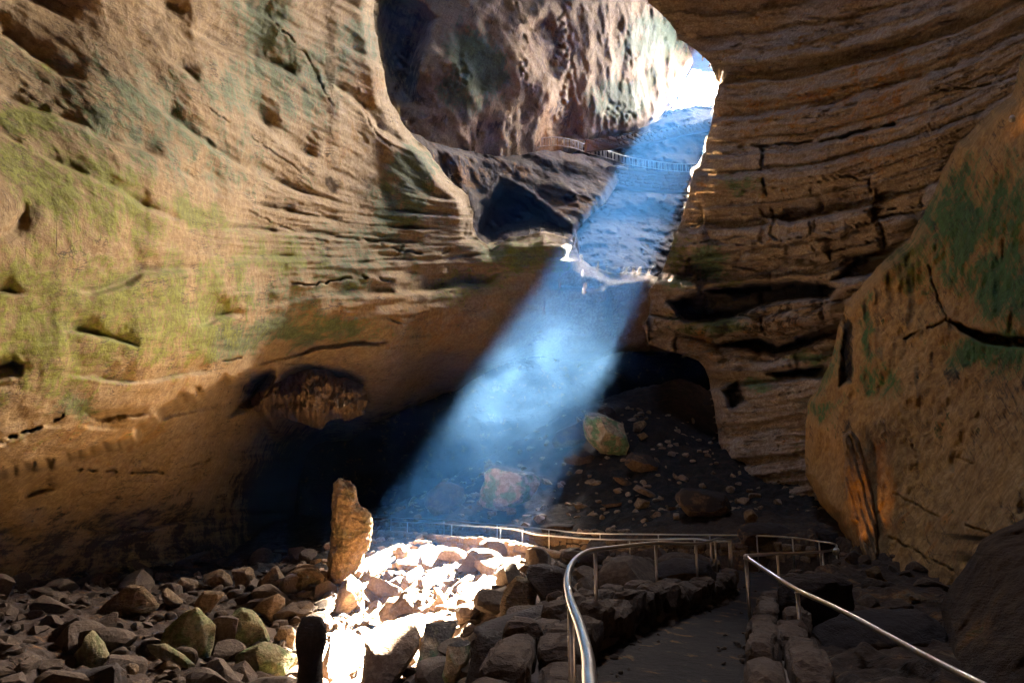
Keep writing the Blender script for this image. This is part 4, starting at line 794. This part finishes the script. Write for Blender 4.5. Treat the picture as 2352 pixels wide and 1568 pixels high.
# ------------------------------------------------------------------ handrails
def tube_mesh(pl, r, n=10):
    pl = np.array(pl); T = np.gradient(pl, axis=0); T /= np.linalg.norm(T, axis=1)[:, None]+1e-9
    up = np.array([0, 0, 1.]); V = []
    for p, t in zip(pl, T):
        a = np.cross(t, up); 
        if np.linalg.norm(a) < .1: a = np.cross(t, [1., 0, 0])
        a /= np.linalg.norm(a); b = np.cross(a, t)
        for k in range(n):
            w = 2*math.pi*k/n; V.append(p+r*(math.cos(w)*a+math.sin(w)*b))
    m = len(pl); Q = [[i*n+k, i*n+(k+1) % n, (i+1)*n+(k+1) % n, (i+1)*n+k] for i in range(m-1) for k in range(n)]
    c0 = len(V); V += [pl[0], pl[-1]]
    T_ = [(k+1, k) for k in range(n)]
    F3 = [[c0, (k+1) % n, k, k] for k in range(0)]
    faces = [tuple(q) for q in Q]+[(c0, (k+1) % n, k) for k in range(n)]+[(c0+1, (m-1)*n+k, (m-1)*n+(k+1) % n) for k in range(n)]
    return V, faces
def handrail(label, line, posts, group='steel handrails of the walkway', r=.025, zdrop=RH):
    pl = smooth_line(line, .12); root = empty('handrail', pl[len(pl)//2]+np.array([0, 0, -zdrop])); tag(root, label, 'handrail', group); o0 = np.array(root.location)
    V, Fc = tube_mesh(pl-o0, r, 12); mesh_np('top_rail', V, Fc, M['steel'], root)
    for px, pf in posts:
        # the point of the rail line nearest to picture x at distance pf
        f_ = pl@FW; x_ = 1176+F*pl[:, 0]/f_; i = np.argmin(np.abs(x_-px)+np.abs(f_-pf)*12)
        p = pl[i]; V, Fc = tube_mesh(np.array([p+[0, 0, -.035], p+[0, 0, -.028], p+[0, 0, -.021]])-o0, r*1.25, 10); fl_ = mesh_np('collar', V, Fc, M['steel'], root)
        V, Fc = tube_mesh(np.array([p+[0, 0, -zdrop-.35], p+[0, 0, -.5], p+[0, 0, -.012]])-o0, r*.86, 10); mesh_np('post', V, Fc, M['steel'], root)
    return root
handrail('near handrail curving round the left side of the path', near_rail, [(1312, 4.4), (1366, 7.6), (1505, 10.3), (1598, 12.4), (1642, 14.6), (1677, 16)])
handrail('inner handrail running along the top of the lower stone wall', inner_rail, [(1672, 16.1), (1632, 17), (1595, 18.), (1446, 20.5), (1355, 22.2), (1200, 26), (1149, 27.7), (1038, 30.6), (935, 33)])
handrail('outer handrail with the hairpin end along the upper stone wall', outer_rail, [(1714, 7.8), (1786, 12.2), (1889, 16.6), (1917, 18.1), (1881, 19.1), (1820, 19.8), (1738, 20.8), (1630, 22), (1512, 23.4), (1378, 25.4), (1260, 27.8), (1142, 30.5), (1020, 34), (900, 37.5)])
far_side = [P(*p) for p in [(1712, 1277, 7.75), (1741, 1297, 7.6), (1785, 1326, 7.4), (1831, 1354, 7.1), (1900, 1386, 6.6), (1970, 1421, 6.05), (2121, 1503, 5.0), (2261, 1574, 4.3), (2500, 1695, 3.6)]]
handrail('long straight handrail slanting down to the bottom right corner', far_side, [(1833, 7.1)])

# ------------------------------------------------------------------ flowstone and its lamps
def disp_knobs(x, y, V, L, f):
    d1, d2, i_ = worley(np.c_[x/26+.5*gnoise(np.c_[x/20, y/20, 0*x], 6), y/30, 0*x], 4); e1, e2, j_ = worley(np.c_[x/10, y/12, 0*x], 8)
    return d1*1.5+e1*.5+fbm(V*.8, 3, 9)*.3+.9*fbm(np.c_[x/6, y/40, 0*x], 3, 12)
fl = relief('flowstone', [(600, 900, 34), (700, 900, 33), (840, 920, 37), (700, 980, 36), (650, 850, 37), (800, 860, 38), (620, 960, 37)],
     [(640, 845), (700, 836), (760, 846), (770, 868), (800, 868), (835, 885), (847, 920), (835, 952), (800, 965), (760, 960), (735, 985), (700, 975), (660, 960), (620, 958), (580, 940), (575, 915), (600, 900), (622, 868)], M['knobs'], 2.6, seed=31, disp=disp_knobs, edge=(6, 16), back=20, kback=.2, roll=26, rollamt=2.2)
tag(fl, 'bulging knobbly flowstone mass hanging under the lip of the left wall', 'flowstone')
def disp_ribs(x, y, V, L, f):
    w = fbm(np.c_[x/14, y/60, 0*x], 2, 5)*5
    return -np.abs(np.sin((x-.28*(y-1100)+w)*.20))*.16+fbm(np.c_[(x-.28*y)/6, y/60, 0*x], 3, 7)*.16+fbm(np.c_[x/14, y/30, 0*x], 2, 9)*.05
fl = relief('flowstone', [(1960, 1000, 18.2), (1970, 1100, 17.4), (1990, 1200, 16.4), (2010, 1300, 15.2), (1940, 1100, 17.8), (2000, 1100, 17.5), (1945, 1180, 17.2), (2025, 1200, 16.3)],
     [(1935, 1000), (1955, 985), (1975, 1010), (1985, 1060), (1998, 1100), (2008, 1150), (2015, 1220), (2018, 1290), (2030, 1330), (2010, 1340), (1990, 1300), (1975, 1250), (1968, 1200), (1955, 1195), (1945, 1160), (1938, 1095), (1940, 1050)], M['ribs'], 2.2, seed=32, disp=disp_ribs, edge=(3, 12), back=14, kback=.08, roll=8, rollamt=.25)
tag(fl, 'ribbed curtain of flowstone lit amber by a hidden lamp on the right wall', 'flowstone')
def lamp(label, at, aim, power, size=50, col=(1, .42, .08)):
    at = Vector(at); aim = Vector(aim); d = (aim-at).normalized()
    root = empty('cave_lamp', at); tag(root, label, 'lamp'); q = d.to_track_quat('Z', 'Y'); root.rotation_mode = 'QUATERNION'; root.rotation_quaternion = q
    V, Fc = tube_mesh(np.array([[0, 0, -.16], [0, 0, -.08], [0, 0, 0.]]), .06, 16); mesh_np('housing', V, Fc, M['rust'], root)
    V, Fc = tube_mesh(np.array([[0, 0, .004], [0, 0, .010]]), .05, 16); mesh_np('lens', V, Fc, M['lens'], root)
    l = bpy.data.lights.new('lamp_light', 'SPOT'); l.energy = power; l.color = col; l.spot_size = R(size); l.spot_blend = .8; l.shadow_soft_size = .04
    lo = bpy.data.objects.new('lamp_light', l); C.objects.link(lo); lo.parent = root; lo.location = (0, 0, .03); lo.rotation_euler = (math.pi, 0, 0)
lamp('amber spot lamp low at the foot of the ochre wall aimed at the ribbed flowstone', P(1922, 1262, 14.6), P(1978, 1160, 17.0), LP*4.0, 34)
lamp('amber lamp at the mouth of the small alcove behind the far balustrade', P(1316, 330, 74), P(1312, 300, 77), LP*12, 120)
lamp('amber lamp high on the right above the ochre wall', P(2325, 270, 15.2), P(2340, 180, 17), LP*.5, 110)

# ------------------------------------------------------------------ far walkway: balustrade and parapets
def cu(x, y): return (746.5+x*.3662, y*.3662)
def balustrade(label, pts, n, h):
    pl = smooth_line([P(*p) for p in pts], .2); root = empty('balustrade', pl[0]); o0 = np.array(root.location); tag(root, label, 'railing')
    V, Fc = tube_mesh(pl-o0+np.array([0, 0, 0]), .06, 8); mesh_np('top_rail', V, Fc, M['rust'], root)
    V, Fc = tube_mesh(pl-o0+np.array([0, 0, -h+.12]), .04, 8); mesh_np('bottom_rail', V, Fc, M['rust'], root)
    idx = np.linspace(0, len(pl)-1, n).astype(int); first = None
    for k, i in enumerate(idx):
        thick = k % 8 == 0
        V, Fc = tube_mesh(np.array([[0, 0, -h], [0, 0, -h*.5], [0, 0, 0]]), .07 if thick else .035, 6)
        b = mesh_np('post' if thick else 'baluster', V, Fc, M['rust'], root); b.location = tuple(pl[i]-o0)
balustrade('long balustrade of thin bars along the far walkway', [(*cu(1335, 868), 78), (*cu(1450, 862), 80), (*cu(1560, 880), 82), (*cu(1650, 912), 84), (*cu(1780, 948), 86), (*cu(1900, 985), 88), (*cu(2050, 1010), 88), (*cu(2200, 1028), 88), (*cu(2390, 1032), 88)], 90, 1.15)
gf = 'parapets of the far switchback walkway'
stone_wall('stone_parapet', [P(1345, 326, 79), P(1420, 318, 82), P(1480, 310, 86), P(1560, 294, 91), P(1640, 280, 96)], 1.0, M['masonry'], 'pale stone parapet of the upper switchback', 'stone parapet', gf, sw=1.0, sh=.5, thick=.7, seed=11, jag=.2)
stone_wall('stone_parapet', [P(1530, 262, 100), P(1570, 250, 103), P(1640, 244, 106)], 1.0, M['masonry'], 'short topmost parapet close under the opening', 'stone parapet', gf, sw=1.0, sh=.5, thick=.7, seed=12, jag=.2)
stone_wall('stone_wall', [P(1395, 380, 80.6), P(1440, 390, 81.5), P(1500, 396, 82), P(1570, 400, 82), P(1625, 402, 82)], 2.4, M['masonry'], 'rough retaining wall below the far balustrade', 'stone wall', gf, sw=1.1, sh=.45, thick=.9, seed=13, jag=.2)

# ------------------------------------------------------------------ air: haze and the cloud of mist in the sun
def volume_mat(name, color, dens, aniso=.0):
    m = bpy.data.materials.new(name); m.use_nodes = True; t = m.node_tree; t.nodes.clear()
    o = t.nodes.new('ShaderNodeOutputMaterial'); v = t.nodes.new('ShaderNodeVolumePrincipled'); v.inputs['Color'].default_value = (*color, 1); v.inputs['Density'].default_value = dens; v.inputs['Anisotropy'].default_value = aniso
    t.links.new(v.outputs[0], o.inputs['Volume']); return m, t, v
HAZE = .0016      # mostly absorbing to cut noise in the shaft, the little it scatters is blue
hm, _, _ = volume_mat('haze air', (.013, .048, .130), HAZE, .2)
x0, x1, y0, y1, z0, z1 = -68, 108, -58, 188, -12, 75
o = mesh_np('haze', [(x0, y0, z0), (x1, y0, z0), (x1, y1, z0), (x0, y1, z0), (x0, y0, z1), (x1, y0, z1), (x1, y1, z1), (x0, y1, z1)],
            [(3, 2, 1, 0), (0, 1, 5, 4), (1, 2, 6, 5), (2, 3, 7, 6), (3, 0, 4, 7), (4, 5, 6, 7)], hm, smooth=False)
tag(o, 'thin dusty air filling the cave and glowing blue in the sun shaft', 'haze', kind='stuff')
mm, t, v = volume_mat('mist', (.055, .118, .22), 0, .1)
tc = N(t, 'ShaderNodeTexCoord'); gr = N(t, 'ShaderNodeVectorMath', operation='LENGTH'); t.links.new(tc.outputs['Object'], gr.inputs[0])
n1 = N(t, 'ShaderNodeTexNoise'); n1.inputs['Scale'].default_value = 2.3; n1.inputs['Detail'].default_value = 6; n1.inputs['Roughness'].default_value = .66; n1.inputs['Distortion'].default_value = 1.0; t.links.new(tc.outputs['Object'], n1.inputs['Vector'])
fall = N(t, 'ShaderNodeMapRange'); fall.inputs[1].default_value = .95; fall.inputs[2].default_value = .35; t.links.new(gr.outputs['Value'], fall.inputs[0])
den = math_n(t, 'MULTIPLY', math_n(t, 'MULTIPLY', ramp(t, n1.outputs['Fac'], .43, .66), fall.outputs[0]), .018); t.links.new(den, v.inputs['Density'])
W, Fc = ICO[3]
o = mesh_np('mist', W, Fc, mm); o.location = tuple(P(1235, 915, 35)); o.scale = (7.5, 8, 6.2); tag(o, 'pale cloud of mist drifting through the sun shaft', 'mist', kind='stuff')
